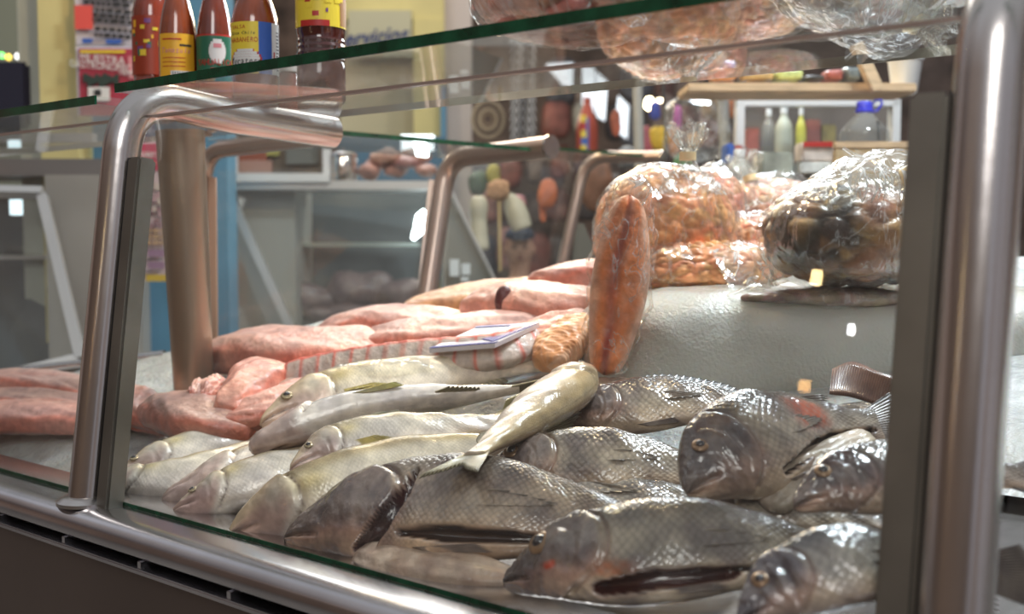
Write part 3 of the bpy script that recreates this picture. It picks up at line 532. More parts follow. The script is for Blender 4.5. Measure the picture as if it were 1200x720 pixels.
T = lambda sp, lb, **k: fish('tilapia', 'tilapia', sp, lb, GT, **k)
T([(648, 493, .05), (740, 479, .055), (830, 473, .05), (900, 482, .04)], 'farthest tilapia lying against the ice mound', hs=.82, seed=21, facek=.6, tint=(1.05, 1.0, .95))
T([(560, 556, .06), (640, 548, .065), (720, 546, .065), (800, 550, .05), (860, 556, .03)], 'tilapia with dark eye patch in the middle of the heap', hs=.80, seed=22, dorsal=False, facek=.5, tint=(1.1, 1.05, 1.0), red=[(.10, .35, .07, .35, (.07, .05, .06), .6)])
t8, _ = T([(900, 520, .02), (960, 505, .04), (1010, 480, .06), (1030, 478, .07)], 'tilapia mostly hidden with ribbed brown tail fan standing up', hs=.8, seed=23, tail=False, eye=False, dorsal=False, pect=False, pelvic=False, analf=False)
bs = [W(972, 462, .10), W(1000, 466, .10), W(1050, 484, .09)]; tp = [W(976, 432, .11), W(998, 424, .12), W(1030, 436, .12), W(1062, 448, .12)]
fin('tail_fin', bs, tp, t8, (.20, .11, .08), (.26, .15, .11), 30, .0010, .0016, .10)
T([(520, 592, .03), (600, 588, .035), (700, 590, .04), (800, 592, .035), (860, 596, .02)], 'tilapia buried between the two front ones and the middle one', hs=.8, seed=31, dorsal=False, eye=False, tail=False)
T([(780, 612, .05), (860, 602, .06), (950, 604, .055), (1040, 612, .04)], 'tilapia buried under the largest headed one, only flank showing', hs=.8, seed=32, dorsal=False, eye=False, tail=False, pect=False)
T([(806, 580, .10), (845, 545, .11), (900, 522, .11), (965, 506, .10), (1030, 500, .09)], 'largest headed tilapia with red raw patch on its flank', hs=1.28, seed=24, facek=.35, ws=1.0, eye=True, dorsal=False,
  red=[(.66, .30, .09, .36, (.40, .10, .05), .8)], slit=[([(.40, -.72, .02), (.62, -.42, .03), (.95, -.25, .03)], .020, G2)], tint=(1.0, .96, .92))
o = flap(t8, [(903, 600, .07), (925, 562, .085), (975, 535, .09), (1022, 512, .09)], [(0, 0, 0, 0), (.04, .013, .013, .008), (.2, .021, .021, .012), (.6, .017, .017, .010), (.95, .012, .012, .008), (1, 0, 0, 0)], (.42, .36, .27), (.56, .46, .36), amp=.0012, nf=9)
T([(931, 596, .11), (975, 574, .115), (1050, 562, .11), (1140, 556, .09), (1200, 560, .08)], 'tilapia with sunken eye, cut by the right post, middle height', hs=.84, seed=25, dorsal=False, facek=.45, slit=[([(.36, -.75, .02), (.50, -.55, .03), (.75, -.6, .03)], .02, G2)], tint=(1.05, .97, .93))
a1, lf1 = T([(334, 632, .034), (395, 616, .046), (480, 602, .056), (580, 602, .062), (690, 614, .05), (810, 634, .03)], 'front left tilapia with gaping gill and slit belly', hs=.74, seed=26, facek=.45, eye=False, dorsal=False,
  slit=[([(.36, .50, .010), (.345, .10, .026), (.29, -.45, .034), (.24, -.85, .03)], .022, (.035, .008, .009)), ([(.36, -.60, .016), (.50, -.66, .034), (.74, -.72, .024)], .022, (.035, .018, .012))], tint=(1.12, 1.0, .93))
flap(a1, [(419, 650, .030), (470, 664, .031), (540, 674, .031), (600, 678, .026)], [(0, 0, 0, 0), (.04, .018, .015, .009), (.22, .026, .022, .012), (.5, .026, .022, .012), (.8, .024, .018, .010), (1, .012, .01, .005)], (.50, .35, .26), (.62, .49, .38), amp=.0015, nf=7)
T([(591, 684, .050), (665, 660, .075), (760, 652, .085), (860, 645, .08), (960, 655, .06), (1040, 672, .04)], 'big front tilapia with red sore on cheek and opened belly', hs=.73, seed=27, facek=.42, dorsal=False,
  red=[(.19, -.25, .016, .09, (.50, .10, .06), 1.0), (.36, -.42, .05, .16, (.42, .16, .08), .7)], slit=[([(.33, -.80, .030), (.44, -.64, .040), (.60, -.70, .034)], .026, (.07, .014, .012)), ([(.62, -.60, .014), (.76, -.66, .014)], .014, G2)], tint=(1.0, 1.0, .98))
T([(866, 732, .11), (915, 694, .12), (985, 668, .13), (1070, 664, .12), (1150, 672, .10)], 'nearest tilapia at the bottom right corner, mostly head', hs=.86, seed=28, dorsal=False, facek=.42, tint=(.92, .98, 1.02))
# ------------------------------------------------------------------ fillets and meat cuts
PK, PK2, RD = (.86, .48, .39), (.74, .50, .43), (.72, .20, .13)
def cut(pts, hb, wt, label, name='fish_fillet', c0=PK, c1=(.80, .47, .38), group='pink fillets on the ice', facek=1.2, shape=None, seed=1, amp=.0022, nf=6, roll=0, edge=None):
    q = [W(*p) for p in pts]; shp = shape or [(0, 0, 0, 0), (.03, .55, .5, .6), (.15, .9, .85, .9), (.4, 1, 1, 1), (.7, .9, .95, .9), (.93, .6, .55, .6), (1, 0, 0, 0)]
    lf = Loft(q, smooth_prof([(a, b*hb, c_*hb, d*wt) for a, b, c_, d in shp]), nface(sum(q, Vector())/len(q), facek), roll, .68); rs = np.random.RandomState(seed); ph = rs.rand(6)*6
    def color(U, c, s):
        n_ = .5+.3*np.sin(U*7+c*2+ph[0])+.25*np.sin(U*17+c*4+ph[1])*np.cos(c*5+ph[2]); k = mixc(C3(*c0)*np.ones(U.shape+(3,)), C3(*c1), np.clip(n_, 0, 1))
        k = mixc(k, C3(*(edge or RD)), np.clip(.75*np.exp(-((c+.93-.10*np.sin(U*13+ph[3]))/.18)**2)+.35*np.exp(-((c-.2-.3*np.sin(U*5+ph[4]))/.05)**2)*(s > 0), 0, 1))
        k = mixc(k, C3(.86, .66, .56), .3*np.exp(-((c-.5-.2*np.sin(U*6+ph[5]))/.07)**2)*(s > 0)); return np.concatenate([k, np.zeros(U.shape+(1,))], -1)
    def disp(U, c, s): return amp*(np.sin(U*nf+c*4+ph[0])*.6+np.sin(U*nf*2.7-c*6+ph[1])*.3+np.sin(c*8+U*6+ph[2])*.5+.25*np.sin(U*nf*6+ph[3]+c*13))*sm(0, .12, U)*sm(1, .9, U)
    o = lf.mesh(name, M['flesh'], None, color, disp, 110, 64); return tag(o, label, 'fish fillet' if 'fillet' in name else 'fish cut', group)
MUT, MUT2 = (.52, .32, .29), (.62, .42, .38)
cut([(-60, 452, .02), (20, 448, .03), (90, 456, .03), (135, 475, .02)], .036, .02, 'upper long fillet left of the bent post', c0=MUT, c1=MUT2, seed=2)
cut([(-60, 470, .03), (30, 470, .035), (110, 478, .03), (180, 490, .015)], .030, .016, 'middle thin fillet left of the bent post', c0=MUT2, c1=MUT, seed=3)
cut([(-70, 492, .035), (20, 488, .04), (90, 490, .035), (150, 500, .02)], .042, .022, 'lower thick reddish fillet left of the bent post', c0=(.60, .31, .27), c1=(.66, .38, .34), seed=4)
cut([(132, 462, .03), (155, 474, .035), (180, 487, .03), (196, 499, .02)], .040, .022, 'fleshy tapering cut just right of the bent post', 'fish_cut', c0=(.55, .27, .22), c1=(.66, .42, .36), seed=5)
cut([(120, 488, .015), (160, 496, .018), (200, 503, .015), (240, 507, .01)], .012, .01, 'thin dark red strip under the tapering cut', 'fish_cut', c0=(.58, .18, .13), c1=(.74, .38, .3), seed=6)
cut([(183, 478, .045), (215, 484, .055), (255, 496, .05), (310, 500, .035)], .047, .026, 'smooth rounded cut below the thick support column', 'fish_cut', c0=(.52, .31, .26), c1=(.66, .40, .34), seed=7)
cut([(226, 466, .06), (245, 463, .062), (264, 467, .058)], .034, .022, 'ragged pink knuckle of meat at foot of column', 'fish_cut', c0=(.76, .30, .22), c1=(.82, .48, .38), seed=8, nf=15, amp=.004)
cut([(262, 488, .06), (285, 462, .068), (305, 446, .066), (326, 438, .055)], .040, .028, 'round upright lump of salmon pink flesh', 'fish_cut', c0=(.74, .28, .21), c1=(.78, .40, .31), seed=9, shape=[(0, 0, 0, 0), (.05, .5, .5, .6), (.4, .8, .85, .9), (.75, 1, 1, 1), (.95, .7, .7, .7), (1, 0, 0, 0)])
cut([(245, 500, .045), (300, 484, .055), (350, 462, .055), (396, 450, .045)], .030, .018, 'long fillet strip running up to the eye of the golden fish', seed=10, c0=(.72, .33, .26), c1=(.80, .46, .38))
cut([(242, 418, .035), (300, 410, .05), (360, 413, .055), (430, 412, .05), (490, 412, .02)], .068, .034, 'largest salmon pink fillet right of the support column', seed=11, c0=(.80, .43, .35), c1=(.86, .53, .44))
cut([(374, 390, .035), (430, 378, .05), (500, 378, .055), (562, 384, .04)], .046, .024, 'flat fillet in front of the dark glass case', seed=12, c0=(.84, .47, .40), c1=(.90, .58, .50))
cut([(405, 412, .045), (470, 398, .06), (550, 390, .062), (640, 378, .06), (700, 372, .05)], .042, .026, 'long pale fillet behind the blue striped packet', seed=13, c0=(.88, .50, .41), c1=(.92, .63, .54))
cut([(470, 366, .03), (530, 355, .04), (600, 346, .045), (680, 340, .04)], .046, .025, 'orange edged skin-on fillet at the rear', seed=14, c0=(.80, .46, .26), c1=(.82, .50, .38), edge=(.80, .42, .14))
sp = cut([(548, 362, .06), (600, 355, .075), (650, 358, .08), (712, 356, .075)], .052, .032, 'fillet with one dark round spot on its cut face', seed=15, c0=(.84, .45, .34), c1=(.86, .52, .42), edge=(.85, .4, .3))
cq = W(591, 362, .075); nq = Vector(nface(cq, .3)); o = blob('dark_spot', cq+nq*.034, (nq.cross(ZU).normalized(), ZU, nq), (.015, .024, .010), M['flesh'], sp, (.002, 60), col=(.12, .03, .03), nu=24, nv=24)
cut([(620, 332, .06), (660, 324, .07), (705, 318, .07), (740, 320, .06)], .026, .02, 'farthest pink fillet wrapped in clear film', seed=16, c0=(.66, .36, .32), c1=(.74, .50, .46))
cut([(600, 404, .06), (640, 388, .07), (680, 378, .07), (700, 380, .06)], .028, .018, 'ridged red steak lying behind the upright wrapped fish', 'fish_cut', seed=17, c0=(.78, .36, .28), c1=(.84, .5, .4))
cut([(640, 430, .06), (655, 408, .07), (680, 388, .078), (700, 380, .07)], .030, .022, 'orange salmon chunk beside the upright wrapped fish', 'fish_cut', seed=18, c0=(.86, .36, .12), c1=(.84, .46, .24), nf=23, edge=(.9, .6, .4))
cut([(598, 418, .06), (630, 408, .07), (660, 396, .07), (668, 392, .07)], .018, .012, 'small white and red trimming by the salmon chunk', 'fish_cut', seed=19, c0=(.72, .60, .54), c1=(.74, .30, .24))
def rib(pts, hb, wt, label, seed):
    q = [W(*p) for p in pts]; lf = Loft(q, smooth_prof([(0, .6*hb, .5*hb, .5*wt), (.05, hb, hb, wt), (.95, hb, hb, wt), (1, .5*hb, .5*hb, .5*wt)]), nface(q[1], .4), 0, .6)
    def color(U, c, s):
        k = mixc(C3(.62, .52, .46)*np.ones(U.shape+(3,)), C3(.72, .12, .08), np.clip(sm(.45, .75, c)+.85*np.exp(-(((U*15) % 1-.5)/.09)**2), 0, 1)); return np.concatenate([k, np.zeros(U.shape+(1,))], -1)
    o = lf.mesh('rib_strip', M['flesh'], None, color, lambda U, c, s: .0006*np.sin(U*90), 120, 40); return tag(o, label, 'fish cut', 'pink fillets on the ice')
rib([(330, 444, .062), (400, 431, .072), (480, 421, .078), (580, 412, .082), (632, 396, .08)], .024, .014, 'long red edged strip with pale bone segments', 1)
pk = empty('wrapped_packet', W(570, 405, .09), 'clear packet with blue striped label on the pink fillets', 'packet')
q = [W(503, 414, .095), W(580, 408, .098), W(632, 384, .095), W(560, 388, .095)]; up_ = Vector((0, 0, .006)); MB().hexa(q, [p+up_ for p in q]).build('tray', cmat((.62, .58, .62), .2, 'film_wrapped_tray', coat=.6, noise_s=30, noise_a=.12), pk)
a, b_, c_, d_ = q; mix3 = lambda s_, t_: (a*(1-s_)+b_*s_)*(1-t_)+(d_*(1-s_)+c_*s_)*t_
for nm, uvq in (('blue_label', [(.50, .35), (.90, .10), (1, 1), (.62, 1)]), ('blue_label', [(0, 0), (1, 0), (1, .07), (0, .07)]), ('blue_label', [(0, .93), (1, .93), (1, 1), (0, 1)])):
    w_ = [mix3(*t)+up_*1.05 for t in uvq]; MB().hexa(w_, [p+up_*.12 for p in w_]).build(nm, cmat((.02, .03, .30), .2, 'blue_print', coat=.5), pk)
fw = blob('clear_wrap', W(455, 434, .085), (RH, FH, ZU), (.075, .02, .014), M['film'], None, (.003, 40), nu=40, nv=50); tag(fw, 'crumpled clear wrap over the bone segment strip', 'plastic wrap')
# ------------------------------------------------------------------ bags
def bag(label, c, h, col, lump=(60, .006), knot=None, axes=AR, filmh=1.07, name='bag_of_roe', e=.9, group=None, power=1, colf=None, film='film', extra=None, seed=0, noi=(.008, 12)):
    r = empty(name, Vector(c)-ZU*h[2], label, 'bag', group); blob('contents', c, axes, h, M['lumps'], r, noi, col, e, 110, 130, lump=lump, power=power, colf=colf, seed=seed)
    blob('plastic_film', Vector(c)+ZU*.002, axes, tuple(x*filmh for x in h), M[film], r, (.010, 16), e=e, nu=60, nv=80, power=power, seed=seed+5)
    if knot:
        k, s = Vector(knot[0]), knot[1]; d = Vector(knot[2]).normalized() if len(knot) > 2 else ZU
        nb = MB(); n_ = 26; v = []; prof_ = [(.050, -.045), (.030, -.026), (.013, -.010), (.008, 0), (.008, .008), (.012, .014), (.021, .030), (.024, .040), (.019, .041), (.008, .016)]
        x_, y_ = d.orthogonal().normalized(), None; y_ = d.cross(x_)
        for rr, zz in prof_:
            for i in range(n_*2):
                an = math.pi*i/n_; w_ = 1+.22*math.cos(an*9+zz*60)*(1 if abs(zz-.004) > .006 else .2); v.append(k+(x_*math.cos(an)+y_*math.sin(an)*.8)*rr*w_*s+d*(zz*s+.006*s*math.sin(an*3)*(zz > .02)))
        N_ = n_*2; f = [(i*N_+j, i*N_+(j+1) % N_, (i+1)*N_+(j+1) % N_, (i+1)*N_+j) for i in range(len(prof_)-1) for j in range(N_)]
        nb.add(v, f).build('bag_neck', M['film_thick'], r, True)
        t = MB().tube([k-d*.002*s, k+d*.008*s], .0105*s, 20).build('knot', cmat((.85, .66, .38), .35, 'knotted_plastic', bump=.5), r, True)
    return r
OR, OR2 = (.98, .47, .22), (.98, .52, .30)
bag('large round bag of orange roe tied with knotted neck', at(779, 274, 1.66), (.104, .085, .098), OR, (58, .0045), (at(806, 186, 1.60), 1.15))
bag('round roe bag half hidden right of the knotted bag', at(838, 258, 1.78), (.045, .07, .085), (.92, .46, .30), (60, .004), seed=2)
bag('low bag of orange roe in front of the knotted bag', at(822, 317, 1.60), (.095, .06, .040), OR, (60, .006), seed=3)
bag('flat bag of pink roe left of the brown bag', at(890, 285, 1.72), (.065, .06, .045), OR2, (60, .005), seed=4, filmh=1.12)
bag('rear bag of pale roe with twisted clear top', at(905, 238, 1.95), (.070, .07, .045), (.92, .58, .46), (60, .005), (at(880, 212, 1.92), 1.2, (-.3, 0, .9)), seed=5, filmh=1.15)
bag('small roe bag between the flat bag and brown bag', at(880, 305, 1.68), (.075, .05, .030), OR2, (60, .005), seed=6, filmh=1.1)
def brown(P, d, A, B):
    n_ = nz(P, 14, 3); n2 = nz(P, 40, 8); k = mixc(C3(.30, .16, .07)*np.ones(A.shape+(3,)), C3(.06, .038, .025), sm(-.05, .3, n_)); k = mixc(k, C3(.48, .30, .12), sm(.05, .35, n2)*.7); return mixc(k, C3(.42, .19, .11), sm(.05, -.35, n_)*.7)
bag('large clear bag of dark brown fish guts beside right post', at(1000, 275, 1.42), (.112, .09, .066), (.2, .1, .05), (26, .008), (at(1062, 208, 1.38), 1.3, (.9, 0, .35)), name='bag_of_fish_guts', colf=brown, filmh=1.10, seed=7)
g_ = bag('thin clear bag of brownish fish lying flat on the ice mound', at(970, 349, 1.42), (.11, .03, .012), (.34, .24, .20), (60, .002), name='flat_bag', seed=8, filmh=1.2)
blob('film_gather', at(1003, 226, 1.40), (RH*.90+ZU*.43, FH, ZU*.90-RH*.43), (.088, .06, .040), M['film_thick'], bpy.data.objects['bag_of_fish_guts'], (.012, 18), e=.8, nu=70, nv=80, seed=9)
# the white flap of plastic sheet
pl = [at(832, 292, 1.52), at(905, 288, 1.5), at(925, 330, 1.47), at(862, 352, 1.46)]
MB().hexa([p+FH*.0015 for p in pl], pl).build('plastic_sheet', M['film_thick'], None).__setitem__('label', 'folded corner of milky plastic sheet hanging before roe bags'); bpy.context.scene.collection.objects[-1]['category'] = 'plastic sheet'
# upright wrapped fish
uf = empty('wrapped_fish_piece', W(712, 440, .05), 'tall upright orange fish piece wrapped in clear film', 'wrapped fish')
pts = [W(708, 440, .06)]; base = pts[0]; top = at(738, 228, (base-CO).dot(FW)); pts = [base, base.lerp(top, .33)+RH*.004, base.lerp(top, .7), top]
up_prof = smooth_prof([(0, 0, 0, 0), (.03, .018, .016, .014), (.15, .028, .026, .020), (.45, .034, .036, .024), (.7, .031, .034, .022), (.88, .021, .026, .016), (.97, .013, .016, .010), (1, 0, 0, 0)])
lf = Loft(pts, up_prof, nface(pts[1], .1), 0)
def ucol(U, c, s):
    k = mixc(C3(.98, .30, .09)*np.ones(U.shape+(3,)), C3(.45, .07, .04), np.clip(np.exp(-((c-.0-.25*np.sin(U*4))/.24)**2)*.95+.25*np.sin(U*9+c*5)*np.sin(U*5), 0, 1)); k = mixc(k, C3(.96, .62, .48), np.clip(sm(.55, .95, np.abs(c))*.8+.15*np.sin(U*23+c*6), 0, .7)); return np.concatenate([k, np.zeros(U.shape+(1,))], -1)
lf.mesh('fish_flesh', M['flesh'], uf, ucol, lambda U, c, s: .0014*np.sin(U*9+c*4)-.005*np.exp(-((c-.05)/.12)**2)*(s > 0), 110, 60)
pr2 = up_prof.copy(); pr2[:, 1:] = pr2[:, 1:]*1.09+.003; pr2[0, 1:] = .002; lf2 = Loft(pts[:-1]+[top+(top-base)*.09], pr2, nface(pts[1], .1), 0)
lf2.mesh('plastic_film', M['film_mid'], uf, lambda U, c, s: np.ones(U.shape+(4,)), lambda U, c, s: .0022*np.sin(U*37+c*6)+.0018*np.sin(c*11+U*17)+.001*np.sin(U*83-c*9), 90, 60)
blob('film_tuft', top+ZU*.004, AR, (.024, .014, .022), M['film_thick'], uf, (.008, 40), nu=30, nv=36)
# bags on the top glass
TZ = 1.4285
def tbag(label, px, py, h, col, lump, seed, **k):
    p = onz(px, py, TZ); bag(label, Vector((p.x, p.y, TZ+h[2]+.004)), h, col, lump, None, AX, 1.03, 'bag_of_fillets', .7, 'bags on the top glass', seed=seed, noi=(.004, 14), **k)
tbag('bag of pink fish slices, leftmost on the top glass', 672, 56, (.085, .085, .05), (.66, .30, .22), (22, .008), 11)
tbag('large bag of orange fillets in the middle of the top glass', 812, 50, (.080, .13, .06), (.80, .40, .24), (30, .004), 12)
tbag('pale frosted bag on the top glass beside the middle one', 925, 45, (.055, .12, .05), (.62, .50, .44), (30, .004), 13, film='film_thick')
tbag('crumpled clear bag on the top glass nearest the right post', 1010, 42, (.050, .11, .05), (.50, .52, .50), (40, .004), 14, film='film_thick')
# ------------------------------------------------------------------ bottles on the top glass
LBW = cmat((.72, .72, .70), .4, 'white_label')
def bottle(px, D, label, R, prof, sauce, lab, name='sauce_bottle'):
    r_ = ray(px, 130); r_.z = 0; p = r_*(D); p = Vector((p.x, p.y, TZ+.0005)); root = empty(name, p, label, 'bottle', 'sauce bottles on the top glass')
    MB().lathe(p, prof, 40).build('body', sauce, root, True); dirp = (Vector((0, 0, 0))-Vector((p.x, p.y, 0))).normalized(); sd = ZU.cross(dirp)
    def sleeve(z0, z1, a0, a1, m, rr=R+.0006, nm='label', par=None, n=28):
        mb = MB(); v = []
        for z in (z0, z1):
            for q in (rr, rr+.0005):
                for i in range(n+1):
                    an = math.radians(a0+(a1-a0)*i/n); v.append(p+ZU*z+(dirp*math.cos(an)+sd*math.sin(an))*q)
        k = n+1; f = []
        for i in range(n): f += [(k+i, k+i+1, 3*k+i+1, 3*k+i), (i+1, i, 2*k+i, 2*k+i+1), (2*k+i, 3*k+i, 3*k+i+1, 2*k+i+1), (k+i, i, i+1, k+i+1)]
        f += [(0, k, 3*k, 2*k), (k-1, 2*k-1+0, 4*k-1, 3*k-1)]; return mb.add(v, f).build(nm, m, par or root)
    def word(s, z, an, size, col, sq=1, rr=R+.0012, par=None, shear=0, step=None):
        st = step or size*.62*sq; n = len(s)
        for i, ch in enumerate(s):
            if ch == ' ': continue
            a_ = math.radians(an)+(i-(n-1)/2)*st/rr; q = p+ZU*z+(dirp*math.cos(a_)+sd*math.sin(a_))*rr; tx = -dirp*math.sin(a_)+sd*math.cos(a_)
            text(ch, q, size, tx, ZU, col, par, name='letter', squash=sq, thick=.0002, shear=shear)
    lab(root, sleeve, word, p, dirp, sd); return root
def smp(pr): 
    q = spline([(a, b) for a, b in pr], np.linspace(0, 1, 60)); return [(max(float(x), .001), float(z)) for x, z in q]
def wetsauce(n, c): return mat(n, c, .12, coat=1, noise_s=30, noise_a=.25, emit=None)
BC = dict(red=cmat((.45, .025, .02), .4, 'red_print'), yel=cmat((.80, .62, .05), .4, 'yellow_print'), grn=cmat((.02, .14, .08), .4, 'green_print'), blu=cmat((.04, .12, .45), .4, 'blue_print_label'), blk=cmat((.03, .03, .03), .4, 'black_print'), org=cmat((.85, .45, .03), .4, 'amber_print'), pnk=cmat((.65, .25, .28), .4, 'pink_print'), pur=cmat((.18, .06, .22), .4, 'purple_print'))
S1 = wetsauce('red_orange_sauce', (.25, .048, .012)); S2 = wetsauce('brown_red_sauce', (.17, .030, .014)); S3 = wetsauce('dark_chilli_sauce', (.055, .010, .007)); S4 = wetsauce('orange_red_salsa', (.24, .030, .008))
def bp(R): return smp([(R*.9, 0), (R, .006), (R, .06), (R, .095), (R*.97, .115), (R*.80, .145), (R*.5, .18), (R*.42, .22), (R*.42, .25)])
def lab2(root, sl_, w_, p, d, s):
    sl = lambda a, b, *r, **k: sl_(a+.008, b+.008, *r, **k); w = lambda t, z, *r, **k: w_(t, z+.008, *r, **k)
    l = sl(.035, .103, -62, 52, BC['org']); w('Tamazula', .079, -8, .011, BC['pnk'], .8, par=l, step=.0055, shear=.2); sl(.094, .096, -48, 10, BC['red'], nm='stripe', rr=.0282, par=l); sl(.085, .088, 5, 40, BC['blk'], nm='chilli_drawing', rr=.0282, par=l)
    sl(.037, .050, -22, 45, LBW, rr=.0282, nm='barcode', par=l)
    for i in range(9): sl(.039, .049, -16+i*6.5, -14+i*6.5, BC['blk'], rr=.0286, nm='barcode_line', par=l, n=2)
    for i in range(3): sl(.056+i*.006, .057+i*.006, -48, 20, BC['red'], rr=.0282, nm='print_line', par=l)
bottle(210, 1.62, 'sauce bottle with amber yellow label and barcode', .0272, bp(.0272), S1, lab2)
def lab3(root, sl_, w_, p, d, s):
    sl = lambda a, b, *r, **k: sl_(a+.014, b+.014, *r, **k); w = lambda t, z, *r, **k: w_(t, z+.014, *r, **k)
    l = sl(.030, .094, -75, 75, BC['grn']); sl(.094, .0965, -75, 75, BC['red'], nm='stripe', par=l)
    for i in range(9): a = 24*math.sqrt(max(0, 1-((i-4)/4.6)**2)); sl(.055+i*.0038, .055+(i+1)*.0038, -a*1.1+8, a*1.1+8, LBW, rr=.0264, nm='label_disc', par=l, n=10)
    w('YAHUALICA', .056, 0, .0125, BC['red'], .75, rr=.0272, par=l, step=.0062); sl(.038, .048, -14, 26, BC['red'], rr=.0264, nm='label_print', par=l, n=8); sl(.040, .046, -6, 16, BC['org'], rr=.0267, nm='label_print', par=l, n=8); sl(.077, .083, -4, 20, BC['pnk'], rr=.0267, nm='label_print', par=l, n=8)
bottle(253, 1.62, 'sauce bottle with green label, between amber and blue labels', .0255, bp(.0255), S2, lab3)
def lab4(root, sl_, w_, p, d, s):
    sl = lambda a, b, *r, **k: sl_(a+.006, b+.006, *r, **k); w = lambda t, z, *r, **k: w_(t, z+.006, *r, **k)
    l = sl(.030, .098, -72, 8, BC['yel']); sl(.030, .098, 8, 42, BC['blu'], nm='blue_panel', par=l); sl(.030, .098, 42, 74, LBW, nm='side_panel', par=l)
    for i in range(8): z = .034+i*.0035; a = 38*math.sqrt(max(.02, 1-((i-3.5)/4.2)**2)); sl(z, z+.0036, -25-a*1.08, -25+a*1.08, BC['red'], rr=.0322, nm='red_ring', par=l, n=12); sl(z+.0003, z+.0036, -25-a*.95, -25+a*.95, LBW, rr=.0325, nm='logo_ground', par=l, n=12)
    w('Yucateco', .046, -25, .014, BC['blk'], .75, rr=.0334, par=l, step=.0058, shear=.1); w('HABANERO', .074, -30, .009, BC['red'], .8, par=l, step=.0052); w('SALSA', .091, -42, .007, BC['red'], .9, par=l, step=.0045); w('Gran Chile', .083, -32, .006, BC['blk'], .9, par=l, step=.0037, shear=.3)
    for i in range(12): sl(.036+i*.0045, .038+i*.0045, 58, 68, BC['blk'], rr=.0324, nm='barcode_line', par=l, n=2)
    sl(.038, .060, 47, 51, BC['red'], rr=.0324, nm='red_mark', par=l, n=2)
bottle(300, 1.50, 'sauce bottle with yellow, red and blue label', .0315, smp([(.029, 0), (.0315, .006), (.0315, .09), (.0315, .104), (.027, .125), (.017, .155), (.013, .19), (.013, .25)]), S1, lab4)
def mixlabel(l, sl, z0, z1, a0, a1, rr, seed, cols):
    rs = random.Random(seed)
    for i in range(26):
        z = z0+rs.random()*(z1-z0-.010); a = a0+rs.random()*(a1-a0-14); sl(z, z+.004+rs.random()*.008, a, a+5+rs.random()*14, rs.choice(cols), rr=rr+i*.00002, nm='label_print', par=l, n=5)
def lab5(root, sl, w, p, d, s):
    l = sl(.098, .19, -80, 80, BC['yel'], rr=.0334); sl(.098, .106, -50, 20, BC['red'], rr=.0337, nm='banner', par=l); mixlabel(l, sl, .106, .19, -60, 70, .0337, 5, [BC['pur'], BC['red'], BC['yel'], BC['blk'], BC['org'], LBW])
    sl(.100, .14, 48, 78, cmat((.35, .18, .06), .5, 'brown_print'), rr=.0338, nm='label_print', par=l)
bottle(377, 1.50, 'dark ribbed jar of chilli sauce, rightmost on the glass', .0325, [(.030, 0), (.0325, .004)]+[(.0325-.0016*(i % 2), .05+i*.004) for i in range(10)]+[(.0325, .092), (.0325, .19), (.030, .2), (.02, .22), (.018, .25)], S3, lab5)
def lab1(root, sl, w, p, d, s):
    l = sl(.070, .16, -80, 80, cmat((.30, .04, .015), .4, 'red_orange_print'), rr=.0314); mixlabel(l, sl, .090, .160, -75, 70, .0317, 9, [BC['yel'], BC['org'], BC['pur'], BC['blk'], BC['grn'], BC['red']])
bottle(181, 1.74, 'orange red salsa jar with flower printed label, leftmost', .0305, [(.028, 0), (.0305, .004), (.0305, .03), (.0285, .036), (.0305, .042), (.0305, .062), (.029, .066), (.0305, .070), (.0305, .17), (.026, .19), (.018, .21), (.018, .25)], S4, lab1)
jr = empty('small_jar', Vector(((ray(338, 130)*1.66).x, (ray(338, 130)*1.66).y, TZ)), 'small red jar with white lid between the two right bottles', 'jar')
MB().lathe(jr.location, [(.014, 0), (.015, .004), (.015, .062), (.012, .066)], 24).build('body', S2, jr, True); MB().lathe(jr.location+ZU*.066, [(.017, 0), (.017, .016), (.015, .018)], 24).build('lid', LBW, jr, True)
def aisle_lamp(px, py, dist, w, h, col, e, label):
    r = ray(px, py); n = Vector((0, -.991, .133)); t = (Vector((0, .702+.062*.5, 1.16))-CO).dot(n)/r.dot(n); hit = CO+r*t; d = (r-n*2*r.dot(n)).normalized(); p = hit+d*dist
    x = d.cross(ZU).normalized(); y = x.cross(d).normalized(); root = empty('aisle_lamp', p, label, 'lamp', 'lamps over the aisle'); MB().box(p, (x, d, y), (w, .01, h)).build('lit_panel', mat('lamp_glow', (1, .9, .7), emit=(col, e)), root, False, .003)
    MB().box(p+d*.02, (x, d, y), (w*1.3, .01, h*1.2)).build('housing', M['bar'], root, False, .003)
aisle_lamp(957, 326, 1.9, .013, .018, (1, .72, .30), 40, 'small warm square lamp across the aisle'); aisle_lamp(943, 453, 2.3, .016, .016, (1, .52, .16), 16, 'small orange lamp low across the aisle'); aisle_lamp(998, 387, 2.0, .008, .014, (.95, .95, 1), 50, 'narrow white lamp across the aisle')
# ------------------------------------------------------------------ posters on the pillar
def sheet(x0, y0, x1, y1, D, m, label): return pbox('poster', x0, y0, x1, y1, D, .004, m, label, 'poster')
ps = sheet(87, -30, 158, 52, 2.87, cmat((.60, .56, .60), .6, 'pale_paper'), 'white printed notice with bold black lines on the pillar')
def pr(par, x0, y0, x1, y1, D, m, nm='print'): return pbox(nm, x0, y0, x1, y1, D, .003, m, parent=par)
rs = random.Random(4)
for y in (-6, 0, 8, 14, 20, 30, 37):
    x = 96+rs.random()*6+(10 if y > 25 else 0)
    while x < 153: w_ = 3+rs.random()*7; pr(ps, x, y+(x-96)*.08, min(x+w_, 156), y+4.5+(x-96)*.08, 2.862, BC['blk'], 'print_line'); x += w_+2
pr(ps, 87, 6, 108, 34, 2.860, cmat((.75, .10, .08), .5, 'bright_red_print'), 'red_corner'); pr(ps, 96, 45, 108, 50, 2.86, BC['blu'], 'emblem'); pr(ps, 124, 46, 142, 51, 2.86, BC['blu'], 'emblem')
